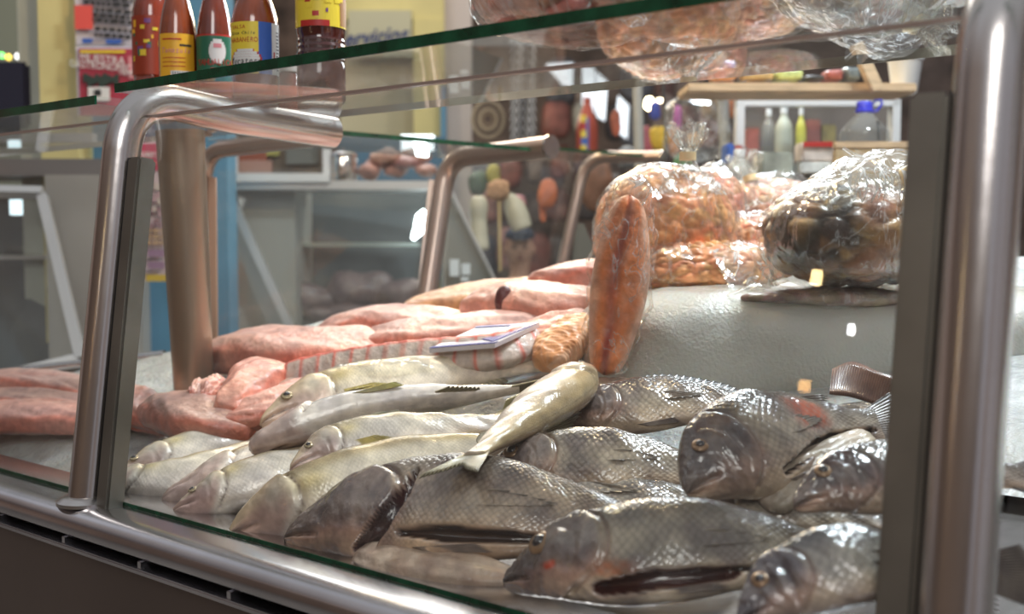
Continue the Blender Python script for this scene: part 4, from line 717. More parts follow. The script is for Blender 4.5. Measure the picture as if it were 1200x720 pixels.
p2 = sheet(89, 54, 159, 135, 2.868, cmat((.62, .60, .70), .6, 'white_poster'), 'red poster reading MUESTRA GASTRONOMICA on the pillar'); pr(p2, 92, 57, 157, 135, 2.862, cmat((.38, .04, .07), .5, 'deep_red_print'), 'red_ground')
tx = (RH-ZU*.09); text('MUESTRA', at(120, 70, 2.855), .030, tx, ZU, LBW, p2, squash=.9); text('GASTRONOMICA', at(121, 78, 2.855), .026, tx, ZU, LBW, p2, squash=.85); pr(p2, 94, 59, 146, 62, 2.858, BC['yel'], 'yellow_line'); text('TEMA', at(148, 86, 2.855), .016, tx, ZU, LBW, p2)
for i in range(9): x = 97+i*4.6; pr(p2, x, 86+(i*7 % 5), x+5, 96+(i*5 % 7), 2.857, cmat((.03, .05, .04), .5, 'dark_green_print'), 'picture'); 
pr(p2, 103, 102, 128, 118, 2.856, LBW, 'picture'); pr(p2, 110, 105, 118, 112, 2.854, BC['blk'], 'picture'); pr(p2, 150, 66, 157, 92, 2.855, BC['pnk'], 'picture')
p3 = sheet(149, 165, 189, 203, 2.86, cmat((.66, .60, .64), .6, 'faded_white_paper'), 'small red poster reading La Fuerza behind the left post'); pr(p3, 149, 168, 187, 200, 2.855, cmat((.46, .07, .12), .5, 'faded_red_print'), 'red_ground')
text('La Fuerza', at(168, 180, 2.85), .030, RH-ZU*.05, ZU, LBW, p3, squash=.95); pr(p3, 155, 188, 167, 194, 2.852, LBW, 'print'); pr(p3, 170, 190, 182, 193, 2.852, cmat((.6, .3, .2), .5, 'orange_print'), 'print')
p4 = sheet(165, 203, 199, 330, 2.86, cmat((.52, .42, .44), .6, 'faded_pink_paper'), 'tall faded pink poster below La Fuerza on blue wall')
for i in range(22): x, y = 167+rs.random()*22, 212+rs.random()*50; pr(p4, x, y, x+6, y+7, 2.855-i*.0001, rs.choice([cmat((.25, .15, .17), .6, 'print_a'), cmat((.42, .28, .30), .6, 'print_b'), cmat((.55, .47, .42), .6, 'print_c')]), 'picture')
for j in range(3):
    for i in range(3): pr(p4, 170+i*9, 268+j*7, 177+i*9, 273+j*7, 2.855, cmat((.45, .30, .18), .6, 'ochre_print'), 'print_line')
pr(p4, 173, 293, 192, 301, 2.855, cmat((.30, .18, .28), .6, 'mauve_print'), 'print'); pr(p4, 173, 307, 192, 315, 2.855, cmat((.30, .18, .28), .6, 'mauve_print'), 'print'); pr(p4, 171, 322, 199, 330, 2.855, cmat((.6, .42, .05), .6, 'yellow_strip'), 'yellow_strip')
dk = pbox('cloth_awning', -60, 72, 31, 150, 2.95, .15, cmat((.012, .012, .03), .7, 'navy_cloth'), 'navy cloth covered stand left of the pale pillar', 'stand', bevel=.01)
for i, (x, y, cl) in enumerate([(2, 65, (.2, .9, .2)), (10, 67, (.8, .6, .1)), (21, 66, (.9, .9, .9))]):
    c = at(x, y, 2.98); o = MB().tube([c-ZU*.008, c, c+ZU*.008], [.005, .009, .005], 10).build('indicator_light', mat('small_light', cl, emit=(cl, 2.0)), None, True); tag(o, ('green', 'amber', 'white')[i]+' small light above the navy stand', 'light', 'small lights over the navy stand')
# ------------------------------------------------------------------ stall cases across the aisle
def case(root, front, depth, body, bar, label_pane='window_pane'):
    v = [at(*p) for p in front]; b_ = [p+FH*depth for p in v]; MB().hexa([p+FH*.35 for p in v], [p+FH*.37 for p in v]).build('back_panel', body, root); MB().hexa(v, [p+FH*.008 for p in v]).build(label_pane, M['glass'], root)
    MB().hexa([v[0], v[1], v[1]+FH*.35, v[0]+FH*.35], [p-ZU*.02 for p in (v[0], v[1], v[1]+FH*.35, v[0]+FH*.35)]).build('bottom_panel', body, root)
    for a_, b2 in bar: MB().tube([at(*a_), at(*b2)], .017, 4).build('frame_bar', M['alu'], root)
CB = cmat((.06, .078, .084), .35, 'bluish_case_interior', noise_s=2, noise_a=.25)
dc = empty('display_case', at(20, 500, 2.6), 'slanted glass display case at far left behind the posts', 'display case')
case(dc, [(-120, 470, 2.52), (92, 420, 2.66), (50, 230, 2.80), (-120, 226, 2.80)], .4, CB, [((50, 230, 2.8), (95, 420, 2.66)), ((-120, 222, 2.8), (50, 226, 2.8)), ((-120, 472, 2.52), (92, 422, 2.66))])
pbox('end_panel', 52, 205, 140, 640, 2.84, .3, M['grey'], parent=dc); pbox('case_glare', 11, 234, 44, 252, 3.0, .02, mat('case_glare', (.8, .9, 1), emit=((.75, .92, 1), 1.5)), parent=dc)  # the small glowing panel paints in a bright reflection on the glass
pbox('top_rail', -120, 156, 108, 166, 2.5, .03, M['alu'], parent=dc); pbox('header', -120, 186, 140, 206, 2.86, .3, cmat((.16, .15, .15), .4, 'grey_header'), parent=dc); pbox('shelf', -100, 300, 60, 304, 2.95, .1, M['alu'], parent=dc)
pbox('base', -200, 480, 140, 740, 2.75, .3, M['grey'], parent=dc)
dc2 = empty('display_case', at(380, 400, 3.5), 'large slanted glass case with bright lamp glare in the centre', 'display case')
case(dc2, [(345, 392, 3.40), (500, 368, 3.5), (508, 216, 3.55), (266, 222, 3.40)], .4, CB, [((266, 222, 3.39), (344, 392, 3.39)), ((345, 393, 3.39), (500, 368, 3.48))])
pbox('end_panel', 252, 214, 345, 620, 3.46, .3, cmat((.40, .39, .36), .5, 'pale_end_panel'), parent=dc2); pbox('base', 330, 396, 640, 640, 3.5, .4, M['grey'], parent=dc2); pbox('top_rail', 250, 212, 512, 222, 3.36, .3, M['alu'], parent=dc2)
pbox('shelf', 290, 285, 490, 289, 3.6, .12, cmat((.45, .52, .5), .4, 'case_shelf'), parent=dc2)
c = at(491, 262, 3.52); MB().tube([c-ZU*.05-RH*.02, c-ZU*.02, c+ZU*.02+RH*.01, c+ZU*.04+RH*.02], [.006, .018, .02, .008], 14).build('case_glare', mat('case_glare_glow', (1, 1, 1), emit=((.85, .97, 1), 14)), dc2, True)  # glowing shape put in for a lamp's reflected glare on the glass
for i, (x, y, w_, h_) in enumerate([(350, 350, .13, .05), (420, 340, .12, .06), (470, 345, .10, .05), (400, 368, .14, .04)]):
    o = blob('meat_piece', at(x, y, 3.62), AR, (w_, .05, h_), M['flesh'], None, (.02, 12), col=(.22, .15, .15), nu=30, nv=36, seed=i); tag(o, ['dark cut of meat lying left in the centre case', 'tall dark cut of meat mid centre case', 'dark cut of meat at right of the centre case', 'low dark cut along the bottom of centre case'][i], 'meat')
wf = empty('framed_display', at(328, 190, 3.3), 'white framed glass window standing on the centre case', 'window frame')
for q in ((268, 160, 276, 213), (378, 160, 386, 213), (268, 203, 386, 213)): pbox('frame', *q, 3.34, .03, M['white'], parent=wf)
pbox('back_board', 276, 160, 378, 204, 3.42, .02, cmat((.16, .13, .10), .6, 'dim_board', noise_s=8, noise_a=.5), parent=wf)
for i, (x0, y0, x1, y1, cl) in enumerate([(280, 172, 312, 188, (.25, .06, .03)), (300, 166, 326, 182, (.34, .32, .08)), (280, 188, 318, 204, (.35, .2, .16)), (335, 170, 372, 192, (.12, .13, .12))]): pbox('goods', x0, y0, x1, y1, 3.39, .02, cmat(cl, .6, 'goods'), parent=wf)
kt = empty('steel_canister', at(402, 212, 3.4), 'shiny steel canister next to the white framed window', 'canister'); kt.location = at(402, 212, 3.4)
MB().lathe(kt.location, [(.040, 0), (.043, .004), (.043, .066), (.040, .072)], 32).build('body', mat('chrome', (.75, .72, .68), .12, 1), kt, True); MB().lathe(kt.location+ZU*.072, [(.045, 0), (.045, .010), (.03, .016), (.006, .018), (.006, .03)], 32).build('lid', M['rail'], kt, True)
for i in range(7):
    x = 432+i*11; o = blob('meat_piece', at(x, 200-(i % 3)*8, 3.42+.03*(i % 2)), AR, (.035+.008*(i % 3), .04, .022), M['flesh'], None, (.012, 20), col=[(.50, .25, .20), (.36, .18, .17), (.55, .33, .26)][i % 3], nu=26, nv=30, seed=i)
    tag(o, ['pink meat piece nearest the canister', 'dark meat piece second from the canister', 'pale meat piece third from the canister', 'pink meat piece in the middle of the row', 'dark meat piece right of the middle', 'pale meat piece near the bent tube', 'pink meat piece last before the bent tube'][i]+' on the centre case', 'meat', 'meat on the centre case')
sbox('trim_9', 396, 160, 520, 214, 4.3, .1, cmat((.06, .16, .26), .6, 'deep_blue_wall'))
lg = pbox('strip_light', 470, 158, 508, 176, 3.9, .03, mat('strip_light_glow', (1, 1, 1), emit=((.8, .93, 1), 2.5)), 'glaring strip light behind the bent tube over the meat', 'light')
# ------------------------------------------------------------------ right background: shelf, cabinet, jug, boxes
sh = empty('wall_shelf', at(930, 105, 2.3), 'pale wooden plank shelf above the white framed cabinet', 'shelf')
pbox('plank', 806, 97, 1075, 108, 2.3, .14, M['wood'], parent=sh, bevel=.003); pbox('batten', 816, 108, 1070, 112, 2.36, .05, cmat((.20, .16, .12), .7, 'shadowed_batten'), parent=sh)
for i, (x0, y0, x1, y1, cl, lb) in enumerate([(832, 82, 862, 96, (.62, .30, .12), 'orange packet lying at left end of the plank shelf'), (866, 86, 905, 96, (.50, .34, .14), 'brown bread loaf packet on the plank shelf'), (906, 84, 938, 96, (.45, .52, .20), 'pale green packet on the plank shelf'), (940, 90, 962, 96, (.03, .03, .03), 'small black tool on the plank shelf'), (964, 84, 984, 96, (.34, .08, .06), 'dark red tin on the plank shelf'), (986, 80, 1004, 96, (.10, .12, .12), 'dark grey box beside the slanting slat'), (845, 74, 860, 84, (.1, .2, .5), 'small blue box stacked on the orange packet')]):
    a = (at(x0, y1, 2.42)+at(x1, y0, 2.42))/2; w_ = (x1-x0)/2/FPX*2.42; h_ = (y1-y0)/2/FPX*2.42
    o = blob('packet', a, AR, (w_, .035, h_), cmat(cl, .4, 'shelf_goods', noise_s=40, noise_a=.4, coat=.5), None, (.003, 50), e=.45, nu=24, nv=40, seed=i); tag(o, lb, 'packet')
sl = MB().tube([at(1003, 52, 2.28), at(1028, 106, 2.28)], .016, 4).build('wooden_stake', M['wood']); tag(sl, 'short wooden stake leaning on the plank shelf', 'slat')
cp = empty('foam_cup', at(1060, 104, 2.4), 'white foam cup at the right end of the plank shelf', 'cup'); r0 = cp.location.copy()
MB().lathe(r0-ZU*.015, [(.024, 0), (.026, .003), (.036, .075), (.038, .078), (.036, .080), (.034, .076)], 32).build('body', M['white'], cp, True); MB().lathe(r0+ZU*.060, [(.0385, 0), (.0395, .003), (.0385, .006)], 32).build('rim', M['white'], cp, True)
cb = empty('wall_cabinet', at(957, 195, 2.75), 'white aluminium framed glass cabinet below the plank shelf', 'cabinet')
for q in ((864, 116, 1056, 124), (864, 116, 873, 192), (1047, 116, 1056, 192), (864, 240, 1056, 248), (864, 190, 873, 248)): pbox('frame', *q, 2.72, .04, M['white'], parent=cb)
pbox('back_board', 866, 118, 1054, 246, 2.98, .02, cmat((.11, .09, .08), .6, 'cabinet_back', noise_s=5, noise_a=.5), parent=cb); pbox('pane', 873, 124, 1047, 190, 2.735, .004, M['glass'], parent=cb)
def jar(px, y0, y1, D, w, m, label, name='plastic_bottle', cap=None, capm=None):
    p = at(px, y1, D); h = (y1-y0)/FPX*D; r = w/2/FPX*D; rt = empty(name, p, label, 'bottle' if 'bottle' in name or 'jug' in name else 'tub')
    MB().lathe(p, smp([(r*.9, 0), (r, h*.05), (r, h*.6), (r*.85, h*.76), (r*.45, h*.9), (r*.35, h)]), 32).build('body', m, rt, True); MB().lathe(p+ZU*h, [(r*.42, -.004), (r*.42, h*.10), (r*.38, h*.12)], 24).build('cap', capm or M['white'], rt, True); return rt
jar(900, 135, 190, 2.9, 16, M['pet'], 'clear bottle in the cabinet, leftmost'); jar(918, 132, 190, 2.88, 20, cmat((.45, .46, .38), .3, 'cloudy_bottle'), 'cloudy bottle in the cabinet beside the yellow one'); jar(938, 134, 190, 2.9, 12, cmat((.55, .52, .08), .3, 'yellow_bottle'), 'slim yellow bottle inside the cabinet')
for i, (x0, y0, x1, y1, cl, lb) in enumerate([(946, 140, 962, 190, (.22, .06, .05), 'dark red box inside the cabinet'), (964, 146, 980, 190, (.20, .16, .05), 'olive box inside the cabinet'), (876, 150, 890, 190, (.30, .07, .05), 'red box at the left edge inside the cabinet')]): pbox('carton', x0, y0, x1, y1, 2.90, .05, cmat(cl, .5, 'carton', noise_s=30, noise_a=.3), lb, 'box', bevel=.002)
jg = empty('water_jug', at(1012, 178, 2.3), 'big clear water jug with bright blue handled cap', 'jug'); r0 = jg.location.copy()
MB().lathe(r0, smp([(.046, 0), (.050, .004), (.050, .030), (.048, .042), (.032, .062), (.019, .076), (.017, .086)]), 40).build('body', M['pet'], jg, True)
BL = cmat((.04, .05, .60), .3, 'blue_cap_plastic', coat=.4); cpz = r0+ZU*.080
cap = MB().lathe(cpz, [(.018, 0), (.019, .001), (.019, .006), (.0165, .008), (.0165, .020), (.014, .023)], 32).build('cap', BL, jg, True)
MB().tube([cpz+RH*.014+ZU*.015, cpz+RH*.022+ZU*.026, cpz+RH*.034+ZU*.026, cpz+RH*.036+ZU*.018, cpz+RH*.026+ZU*.004, cpz+RH*.016+ZU*.002], .0028, 12).build('handle', BL, cap, True)
MB().tube([r0+RH*.016-FH*.045+ZU*.02, r0+RH*.018-FH*.032+ZU*.06], .0025, 8).build('black_mark', M['black'], jg, True)
wb = empty('wooden_crate', at(1020, 220, 2.15), 'pale wooden crate at right below the blue capped jug', 'crate')
pbox('front_board', 979, 166, 1075, 174, 2.15, .02, M['wood'], parent=wb, bevel=.002); pbox('side_board', 979, 176, 1075, 240, 2.15, .02, mat('crate_wood', (.52, .39, .22), .6, noise_s=9, noise_a=.25, stretch=(1, 1, 6)), parent=wb, bevel=.002)
pbox('back_board', 979, 166, 1075, 240, 2.34, .02, M['wood'], parent=wb)
tb = empty('back_table', at(930, 240, 2.3), 'steel work table under the cartons behind the roe bags', 'table'); pbox('table_top', 760, 236, 1100, 244, 2.25, .45, M['tray'], parent=tb)
for x in (770, 1090): pbox('leg', x, 244, x+8, 820, 2.3, .03, M['alu'], parent=tb)
def carton(x0, y0, x1, y1, D, cl, lb, name='carton', t=.07, cat='box'): return pbox(name, x0, y0, x1, y1, D, t, cmat(cl, .45, 'goods_plastic', noise_s=30, noise_a=.35), lb, cat, bevel=.004)
c_ = carton(940, 166, 978, 190, 2.35, (.62, .55, .50), 'white carton with red top edge beside the wooden crate'); pr(c_, 942, 166, 976, 172, 2.345, BC['red'])
carton(938, 190, 980, 204, 2.35, (.60, .62, .60), 'white open styrofoam box under the red edged carton', 'foam_box'); carton(938, 204, 982, 237, 2.38, (.20, .22, .18), 'dark grey-green bin behind the brown bag', 'bin', cat='bin')
carton(893, 178, 930, 237, 2.36, (.33, .35, .30), 'grey square tub behind the rear roe bag', 'tub', .09, 'tub'); jar(866, 182, 237, 2.36, 32, cmat((.36, .37, .36), .35, 'grey_bottle'), 'squat grey plastic bottle right of the knotted bag')
carton(852, 168, 861, 190, 2.6, (.05, .13, .45), 'narrow blue box above the grey bottle'); carton(862, 170, 872, 192, 2.6, (.45, .10, .08), 'narrow red box beside the narrow blue one')
# hanging film sheet and poles in the centre background
fs = blob('hanging_clear_bag', at(815, 150, 2.8), AR, (.085, .05, .085), M['film'], None, (.02, 12), e=.7, nu=50, nv=60, seed=3); tag(fs, 'large empty clear plastic bag hanging left of the cabinet', 'bag')
for i, (px, w_, D, lb, cl) in enumerate([(748, 6, 3.2, 'pale upright pole left of the hanging clear bag', (.40, .40, .37)), (777, 1.6, 3.0, 'thin black upright rod beside the hanging clear bag', (.02, .02, .02)), (846, 7, 3.1, 'grey upright tube left of the white cabinet', (.32, .32, .30))]):
    a, b = at(px-2, 60, D), at(px+(6 if i else 2), 215, D); o = MB().tube([a, b, Vector((b.x, b.y, 0))], w_/FPX*D, 16).build('upright_pole', cmat(cl, .4, 'pole_paint'), None, True); tag(o, lb, 'pole')
def soft(x, y, w_, h_, D, cl, name, lb, cat, group=None, seed=0, e=.8, rough=.6):
    o = blob(name, at(x, y, D), AR, (w_/2/FPX*D, min(w_, h_)/2.4/FPX*D, h_/2/FPX*D), cmat(cl, rough, 'hanging_goods', noise_s=14, noise_a=.45), None, (.012, 12), e=e, nu=22, nv=28, seed=seed); return tag(o, lb, cat, group)
for i, (x, y, w_, h_, cl, nm, lb) in enumerate([(768, 130, 12, 24, (.06, .10, .50), 'toy_packet', 'bright blue packet under the warm bulb'), (772, 163, 26, 28, (.75, .48, .03), 'balloon_packet', 'yellow round packet hanging by the black rod'), (790, 165, 14, 40, (.55, .22, .06), 'orange_packet', 'orange packet right of the yellow round one'), (757, 165, 12, 34, (.45, .10, .12), 'red_packet', 'dull red packet left of the yellow round one'), (794, 140, 7, 30, (.50, .06, .38), 'magenta_ribbon', 'thin magenta ribbon hanging by the clear bag'), (800, 190, 18, 18, (.10, .28, .10), 'green_packet', 'dark green packet above the knotted roe bag'), (815, 165, 16, 14, (.70, .36, .12), 'orange_packet', 'small amber packet behind the hanging clear bag'), (835, 125, 26, 30, (.42, .30, .18), 'clay_pot', 'tan clay pot hanging left of the cabinet'), (852, 127, 22, 22, (.50, .16, .05), 'clay_pot', 'rust orange pot touching the cabinet corner'), (722, 145, 10, 30, (.40, .10, .05), 'red_packet', 'rust red strip beside the tall lit window'), (735, 185, 20, 26, (.30, .32, .33), 'grey_packet', 'pale grey packet beneath the rightmost lit window')]):
    soft(x, y, w_, h_, 3.6 if x < 800 else 3.2, cl, nm, lb, 'packet' if 'pot' not in nm else 'pot', seed=i)
lampc = at(761, 122, 3.7); o = MB().tube([lampc-ZU*.02, lampc-ZU*.01, lampc+ZU*.01, lampc+ZU*.022], [.006, .018, .016, .008], 16).build('light_bulb', mat('warm_bulb', (1, .9, .7), emit=((1, .82, .5), 14)), None, True); tag(o, 'bright warm bulb glowing above the blue packet', 'light bulb')
o = MB().tube([at(773, 120, 3.8), at(773, 116, 3.8)], [.008, .010], 12).build('light_bulb', mat('warm_bulb_small', (1, .9, .7), emit=((1, .85, .6), 8)), None, True); tag(o, 'smaller pale bulb right of the bright warm one', 'light bulb')
# zigzag cloth, woven disc
def zigmat():
    m = bpy.data.materials.new('zigzag_cloth'); m.use_nodes = True; b = m.node_tree.nodes['Principled BSDF']; b.inputs['Roughness'].default_value = .8
    tc = nd(m, 'ShaderNodeUVMap'); s = nd(m, 'ShaderNodeSeparateXYZ'); L(m, tc.outputs[0], s.inputs[0])
    a = nd(m, 'ShaderNodeMath', operation='PINGPONG'); a.inputs[1].default_value = .25; L(m, s.outputs[0], a.inputs[0]); q = nd(m, 'ShaderNodeMath', operation='MULTIPLY'); q.inputs[1].default_value = .45; L(m, a.outputs[0], q.inputs[0])
    d = nd(m, 'ShaderNodeMath', operation='ADD'); L(m, s.outputs[1], d.inputs[0]); L(m, q.outputs[0], d.inputs[1]); f = nd(m, 'ShaderNodeMath', operation='PINGPONG'); f.inputs[1].default_value = .045; L(m, d.outputs[0], f.inputs[0])
    r = nd(m, 'ShaderNodeMapRange'); r.inputs['From Min'].default_value = .015; r.inputs['From Max'].default_value = .028; L(m, f.outputs[0], r.inputs[0]); mx = nd(m, 'ShaderNodeMix', data_type='RGBA'); L(m, r.outputs[0], mx.inputs['Factor'])
    mx.inputs['A'].default_value = (.06, .055, .055, 1); mx.inputs['B'].default_value = (.42, .42, .43, 1); L(m, mx.outputs['Result'], b.inputs['Base Color']); return m
U_, V_ = np.meshgrid(np.linspace(0, 1, 40), np.linspace(0, 1, 30), indexing='ij'); tl, br = at(598, 44, 4.3), at(628, 170, 4.3)
fr_ = np.array(tl)[None, None]+U_[..., None]*np.array(RH)*(br-tl).dot(RH)+V_[..., None]*np.array(ZU)*(br-tl).z+np.array(FH)*(.02*np.sin(U_*12+V_*3))[..., None]; bk_ = fr_+np.array(FH)*.012
P = np.concatenate([fr_.transpose(1, 0, 2), bk_.transpose(1, 0, 2)[:, ::-1]], 1); uvz = np.concatenate([np.stack([U_.T, V_.T], -1), np.stack([U_.T, V_.T], -1)[:, ::-1]], 1)
o = gridmesh('zigzag_blanket', P, np.ones(P.shape[:2]+(4,)), uvz, zigmat(), None); tag(o, 'grey and black zigzag blanket hanging in the far stall', 'blanket')
wd_ = empty('woven_disc', at(572, 140, 4.4), 'round tan woven disc hanging left of the zigzag blanket', 'wall ornament'); cc = at(572, 140, 4.4)
for i, rr in enumerate((.062, .048, .034, .020)): MB().tube([cc+RH*math.cos(a)*rr+ZU*math.sin(a)*rr*1.15 for a in np.linspace(0, 2*math.pi, 33)], .007, 8).build('woven_ring', cmat([(.34, .27, .18), (.14, .10, .07), (.38, .30, .2), (.20, .14, .09)][i], .8, 'woven_straw'), wd_, True)
MB().tube([cc+ZU*.07, cc+ZU*.13], .004, 6).build('cord', M['wood'], wd_, True)
# goods of the far stalls
rs = random.Random(11); pal = [((.16, .05, .04), 'dark red'), ((.14, .11, .10), 'dark brown'), ((.22, .16, .13), 'dull tan'), ((.09, .10, .13), 'slate'), ((.24, .12, .11), 'dusky pink'), ((.05, .045, .05), 'black'), ((.20, .19, .17), 'grey')]
rows = [(90, 'top'), (138, 'second'), (190, 'third'), (240, 'fourth'), (292, 'lowest')]
for j, (y, rn) in enumerate(rows):
    for i, x in enumerate(range(560, 860, 30)):
        if (j == 0 and x < 630) or (j == 1 and x < 640) or (j >= 3 and x > 740) : continue
        k_ = rs.randrange(7); cl, cn = pal[k_]; w_, h_ = 22+rs.random()*18, 36+rs.random()*22
        lm = 'behind the lit windows' if j < 2 and x < 740 else ('behind the knotted roe bag' if x > 730 else ('around the child' if j >= 3 and x < 660 else 'above the child' if x < 660 else 'by the second bent tube'))
        soft(x+rs.random()*10, y+rs.random()*14, w_, h_, 7.2+rs.random()*.4, cl, 'hanging_bundle', '%s bundle in %s row of the far stall, %s' % (cn, rn, lm), 'bundle', 'bundles in the far stall: %s %s %s' % (cn, rn, lm), seed=i+10*j, e=.6)
st = empty('bottle_banner', at(690, 150, 5.0), 'tall red bottle with colourful striped label beneath the lit windows', 'bottle'); c = at(688, 180, 5.0)
MB().lathe(c, smp([(.045, 0), (.047, .01), (.047, .12), (.03, .18), (.018, .22), (.018, .25)]), 24).build('body', cmat((.40, .07, .04), .3, 'red_glass'), st, True)
for i, (y, cl) in enumerate([(135, 'yel'), (144, 'red'), (153, 'yel'), (162, 'blu'), (170, 'yel')]): pbox('label_stripe', 681, y, 687, y+8, 4.93, .01, BC[cl], parent=st)
pbox('label_stripe', 687, 138, 690, 176, 4.93, .01, BC['blu'], parent=st)
# hanging sock bottles, brush, orange sponge cloth
def spindle(x, y0, y1, D, w, name, lb, m, cat, prof=((.5, 0), (.9, .04), (.8, .3), (.72, .55), (.85, .8), (.7, .95), (.4, 1))):
    p = at(x, y1, D); h = (y1-y0)/FPX*D; r = w/2/FPX*D; o = MB().lathe(p, smp([(a*r, b*h) for a, b in prof]), 28).build(name, m, None, True); return tag(o, lb, cat)
CRM = cmat((.50, .47, .36), .5, 'cream_cloth', noise_s=20, noise_a=.1)
spindle(561, 230, 294, 3.3, 26, 'cream_tube', 'cream waisted tube hanging right of the first bent frame', CRM, 'hanging tube')
o = MB().tube([at(596, 228, 3.35), at(602, 240, 3.35), at(607, 254, 3.35), at(612, 268, 3.35)], [.012, .030, .034, .030], 24).build('cream_tube', CRM, None, True); tag(o, 'cream curved tube hanging just above the child', 'hanging tube')
bq = empty('hanging_brush', at(585, 222, 3.3), 'round tan brush with a long straw yellow stick', 'brush')
blob('brush_head', at(584, 223, 3.3), AR, (.034, .025, .030), cmat((.42, .24, .13), .8, 'bristle', noise_s=60, noise_a=.3), bq, (.004, 50), e=.7, nu=30, nv=30)
MB().tube([at(585, 235, 3.3), at(586, 318, 3.3)], .005, 10).build('stick', cmat((.48, .35, .16), .6, 'bamboo'), bq, True)
soft(642, 226, 18, 30, 3.6, (.62, .16, .05), 'orange_cloth', 'orange red cloth hanging between the two bent tubes', 'cloth', seed=2); soft(636, 248, 10, 26, 3.62, (.50, .13, .05), 'orange_cloth', 'narrow rust cloth below the orange red cloth', 'cloth', seed=4)
soft(608, 237, 16, 14, 3.7, (.55, .24, .26), 'pink_cloth', 'small pink cloth behind the curved cream tube', 'cloth', seed=5)
soft(700, 218, 36, 60, 3.8, (.26, .13, .08), 'leather_bag', 'rust brown leather bag hanging right of the second bent tube', 'bag', seed=7); soft(725, 290, 56, 90, 3.9, (.045, .05, .042), 'dark_sack', 'large dark green black sack right of the second bent tube', 'sack', seed=8); soft(716, 235, 44, 60, 4.1, (.05, .04, .04), 'dark_sack', 'black sack hanging behind the rust brown bag', 'sack', seed=9)
soft(560, 215, 22, 30, 3.9, (.08, .11, .07), 'green_packet', 'dark green packet beside the first bent tube', 'packet', seed=12); soft(578, 205, 16, 26, 3.9, (.36, .30, .06), 'yellow_packet', 'mustard packet above the tan brush', 'packet', seed=13)
# slanted case standing behind the side glass
sc_ = empty('slanted_case', at(560, 320, 3.2), 'dim slanted glass case with small white window reflections', 'display case')
v = [at(520, 368, 3.15), at(590, 345, 3.2), at(528, 228, 3.2), at(515, 228, 3.2)]; MB().hexa([p+FH*.03 for p in v], v).build('slanted_panel', cmat((.15, .15, .13), .3, 'dim_panel'), sc_); MB().tube([at(527, 222, 3.18), at(588, 345, 3.18)], .005, 6).build('frame_bar', M['alu'], sc_)
for q in ((527, 304, 538, 324), (541, 309, 551, 322), (540, 325, 549, 330)): pbox('notice', *q, 3.14, .003, mat('white_reflection', (.7, .75, .78), .5), parent=sc_)  # white patches that paint window reflections onto the panel
ps_ = [at(668, 330, 3.3), at(712, 325, 3.3), at(684, 262, 3.3), at(676, 262, 3.3)]; o = MB().hexa([p+FH*.03 for p in ps_], ps_).build('slanted_case', cmat((.13, .13, .11), .3, 'dim_panel2')); tag(o, 'dim slanted glass case behind the second bent tube', 'display case')
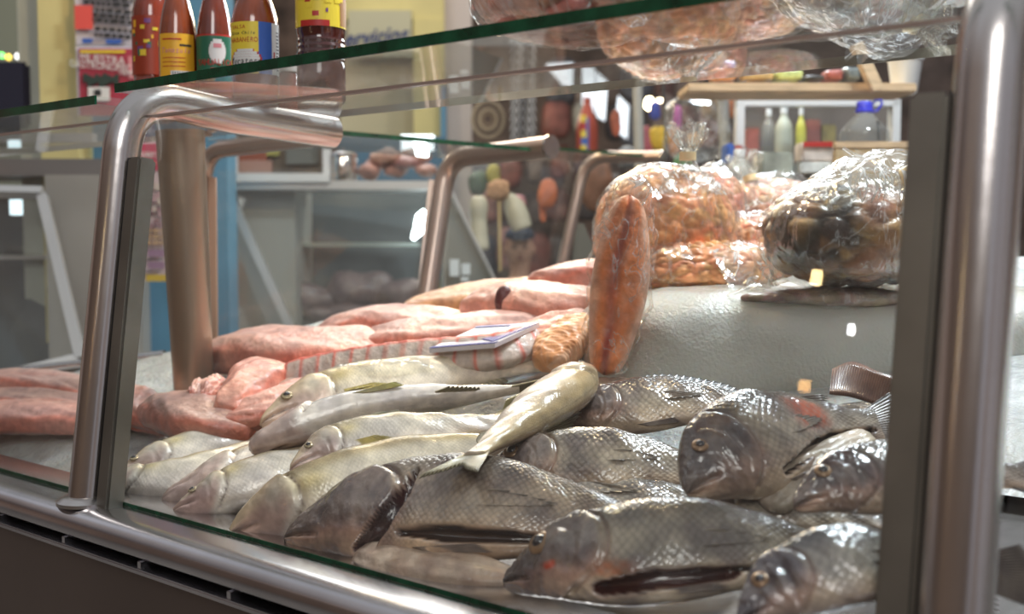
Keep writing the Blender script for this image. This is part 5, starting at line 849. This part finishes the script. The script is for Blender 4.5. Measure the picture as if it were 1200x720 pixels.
# ------------------------------------------------------------------ person far behind
def person():
    D = 4.7; hc = at(609, 293, D); r = empty('person', Vector((hc.x, hc.y, 0)), 'child in dark cap and tan shirt seen through the side glass', 'person')
    SK = cmat((.50, .29, .20), .5, 'skin'); k = hc; z = hc.z
    V = [(0, 0, z-.52), (0, 0, z-.35), (0, 0, z-.20), (0, 0, z-.115), (0, 0, z-.05), (0, 0, z+.03), (-.13, 0, z-.20), (-.17, -.01, z-.38), (-.13, -.10, z-.52), (.13, 0, z-.20), (.17, -.01, z-.38), (.13, -.10, z-.52), (-.07, 0, z-.60), (-.08, 0, z-.85), (-.08, 0, .06), (.07, 0, z-.60), (.08, 0, z-.85), (.08, 0, .06), (-.08, -.09, .03), (.08, -.09, .03)]
    R = [.10, .11, .095, .035, .058, .062, .045, .033, .025, .045, .033, .025, .075, .05, .035, .075, .05, .035, .025, .025]
    E = [(0, 1), (1, 2), (2, 3), (3, 4), (4, 5), (2, 6), (6, 7), (7, 8), (2, 9), (9, 10), (10, 11), (0, 12), (12, 13), (13, 14), (0, 15), (15, 16), (16, 17), (14, 18), (17, 19)]
    for sx, w0 in ((-1, 8), (1, 11)):      # five fingers on each hand
        for f_ in range(5):
            b = len(V); px_, py_, pz_ = V[w0]; sp_ = (f_-2)*.011; ln = (.022, .034, .038, .034, .028)[f_]; V += [(px_+sp_*.8, py_-.03, pz_-.012), (px_+sp_*1.3, py_-.03-ln*.7, pz_-.022), (px_+sp_*1.4, py_-.03-ln, pz_-.042)]; R += [.010, .006, .005]; E += [(w0, b), (b, b+1), (b+1, b+2)]
    me = bpy.data.meshes.new('body'); me.from_pydata([tuple(RH*x-FH*(-y)+Vector((k.x, k.y, zz))) for x, y, zz in V], E, []); o = bpy.data.objects.new('body', me); C.objects.link(o); me.materials.append(SK)
    s = o.modifiers.new('skin', 'SKIN'); 
    for i, q in enumerate(me.skin_vertices[0].data if me.skin_vertices else []): q.radius = (R[i], R[i]*.8)
    if not me.skin_vertices: 
        bm = bmesh.new(); bm.from_mesh(me); ly = bm.verts.layers.skin.verify()
        for i, q in enumerate(bm.verts): q[ly].radius = (R[i], R[i]*.8); q[ly].use_root = (i == 0)
        bm.to_mesh(me); bm.free()
    u = o.modifiers.new('sub', 'SUBSURF'); u.levels = u.render_levels = 2; dg = bpy.context.evaluated_depsgraph_get(); m2 = bpy.data.meshes.new_from_object(o.evaluated_get(dg)); bpy.data.objects.remove(o); m2.materials.clear(); body = link('body', m2, SK, r, True)
    blob('face', hc+ZU*.005-FH*.012, AR, (.058, .055, .078), SK, body, (0, 1), e=1, nu=40, nv=40)
    blob('nose', hc-FH*.068-ZU*.008, AR, (.009, .012, .014), SK, body, (0, 1), nu=14, nv=14)
    for s_ in (-1, 1):
        blob('eye', hc+RH*.022*s_-FH*.062+ZU*.012, AR, (.009, .005, .006), M['black'], body, (0, 1), nu=12, nv=12); blob('ear', hc+RH*.060*s_+ZU*0, AR, (.008, .014, .018), SK, body, (0, 1), nu=12, nv=12)
    blob('mouth', hc-FH*.062-ZU*.034, AR, (.017, .005, .005), cmat((.22, .07, .06), .5, 'lips'), body, (0, 1), nu=12, nv=14)
    blob('cap', hc+ZU*.060+FH*.004, AR, (.064, .068, .040), cmat((.025, .035, .06), .7, 'navy_cap'), r, (.002, 30), flat=.3, nu=30, nv=40); blob('cap_brim', hc+ZU*.046-FH*.075, AR, (.045, .045, .006), cmat((.025, .035, .06), .7, 'navy_cap'), r, (0, 1), nu=16, nv=24)
    blob('shirt', Vector((hc.x, hc.y, z-.34)), AR, (.155, .115, .20), cmat((.50, .40, .32), .8, 'tan_shirt', noise_s=10, noise_a=.2), r, (.008, 9), e=.75, nu=44, nv=50)
    blob('trousers', Vector((hc.x, hc.y, z-.62)), AR, (.14, .11, .12), cmat((.05, .06, .09), .8, 'dark_trousers'), r, (.005, 9), e=.75, nu=30, nv=40)
person()
bpy.context.view_layer.update()
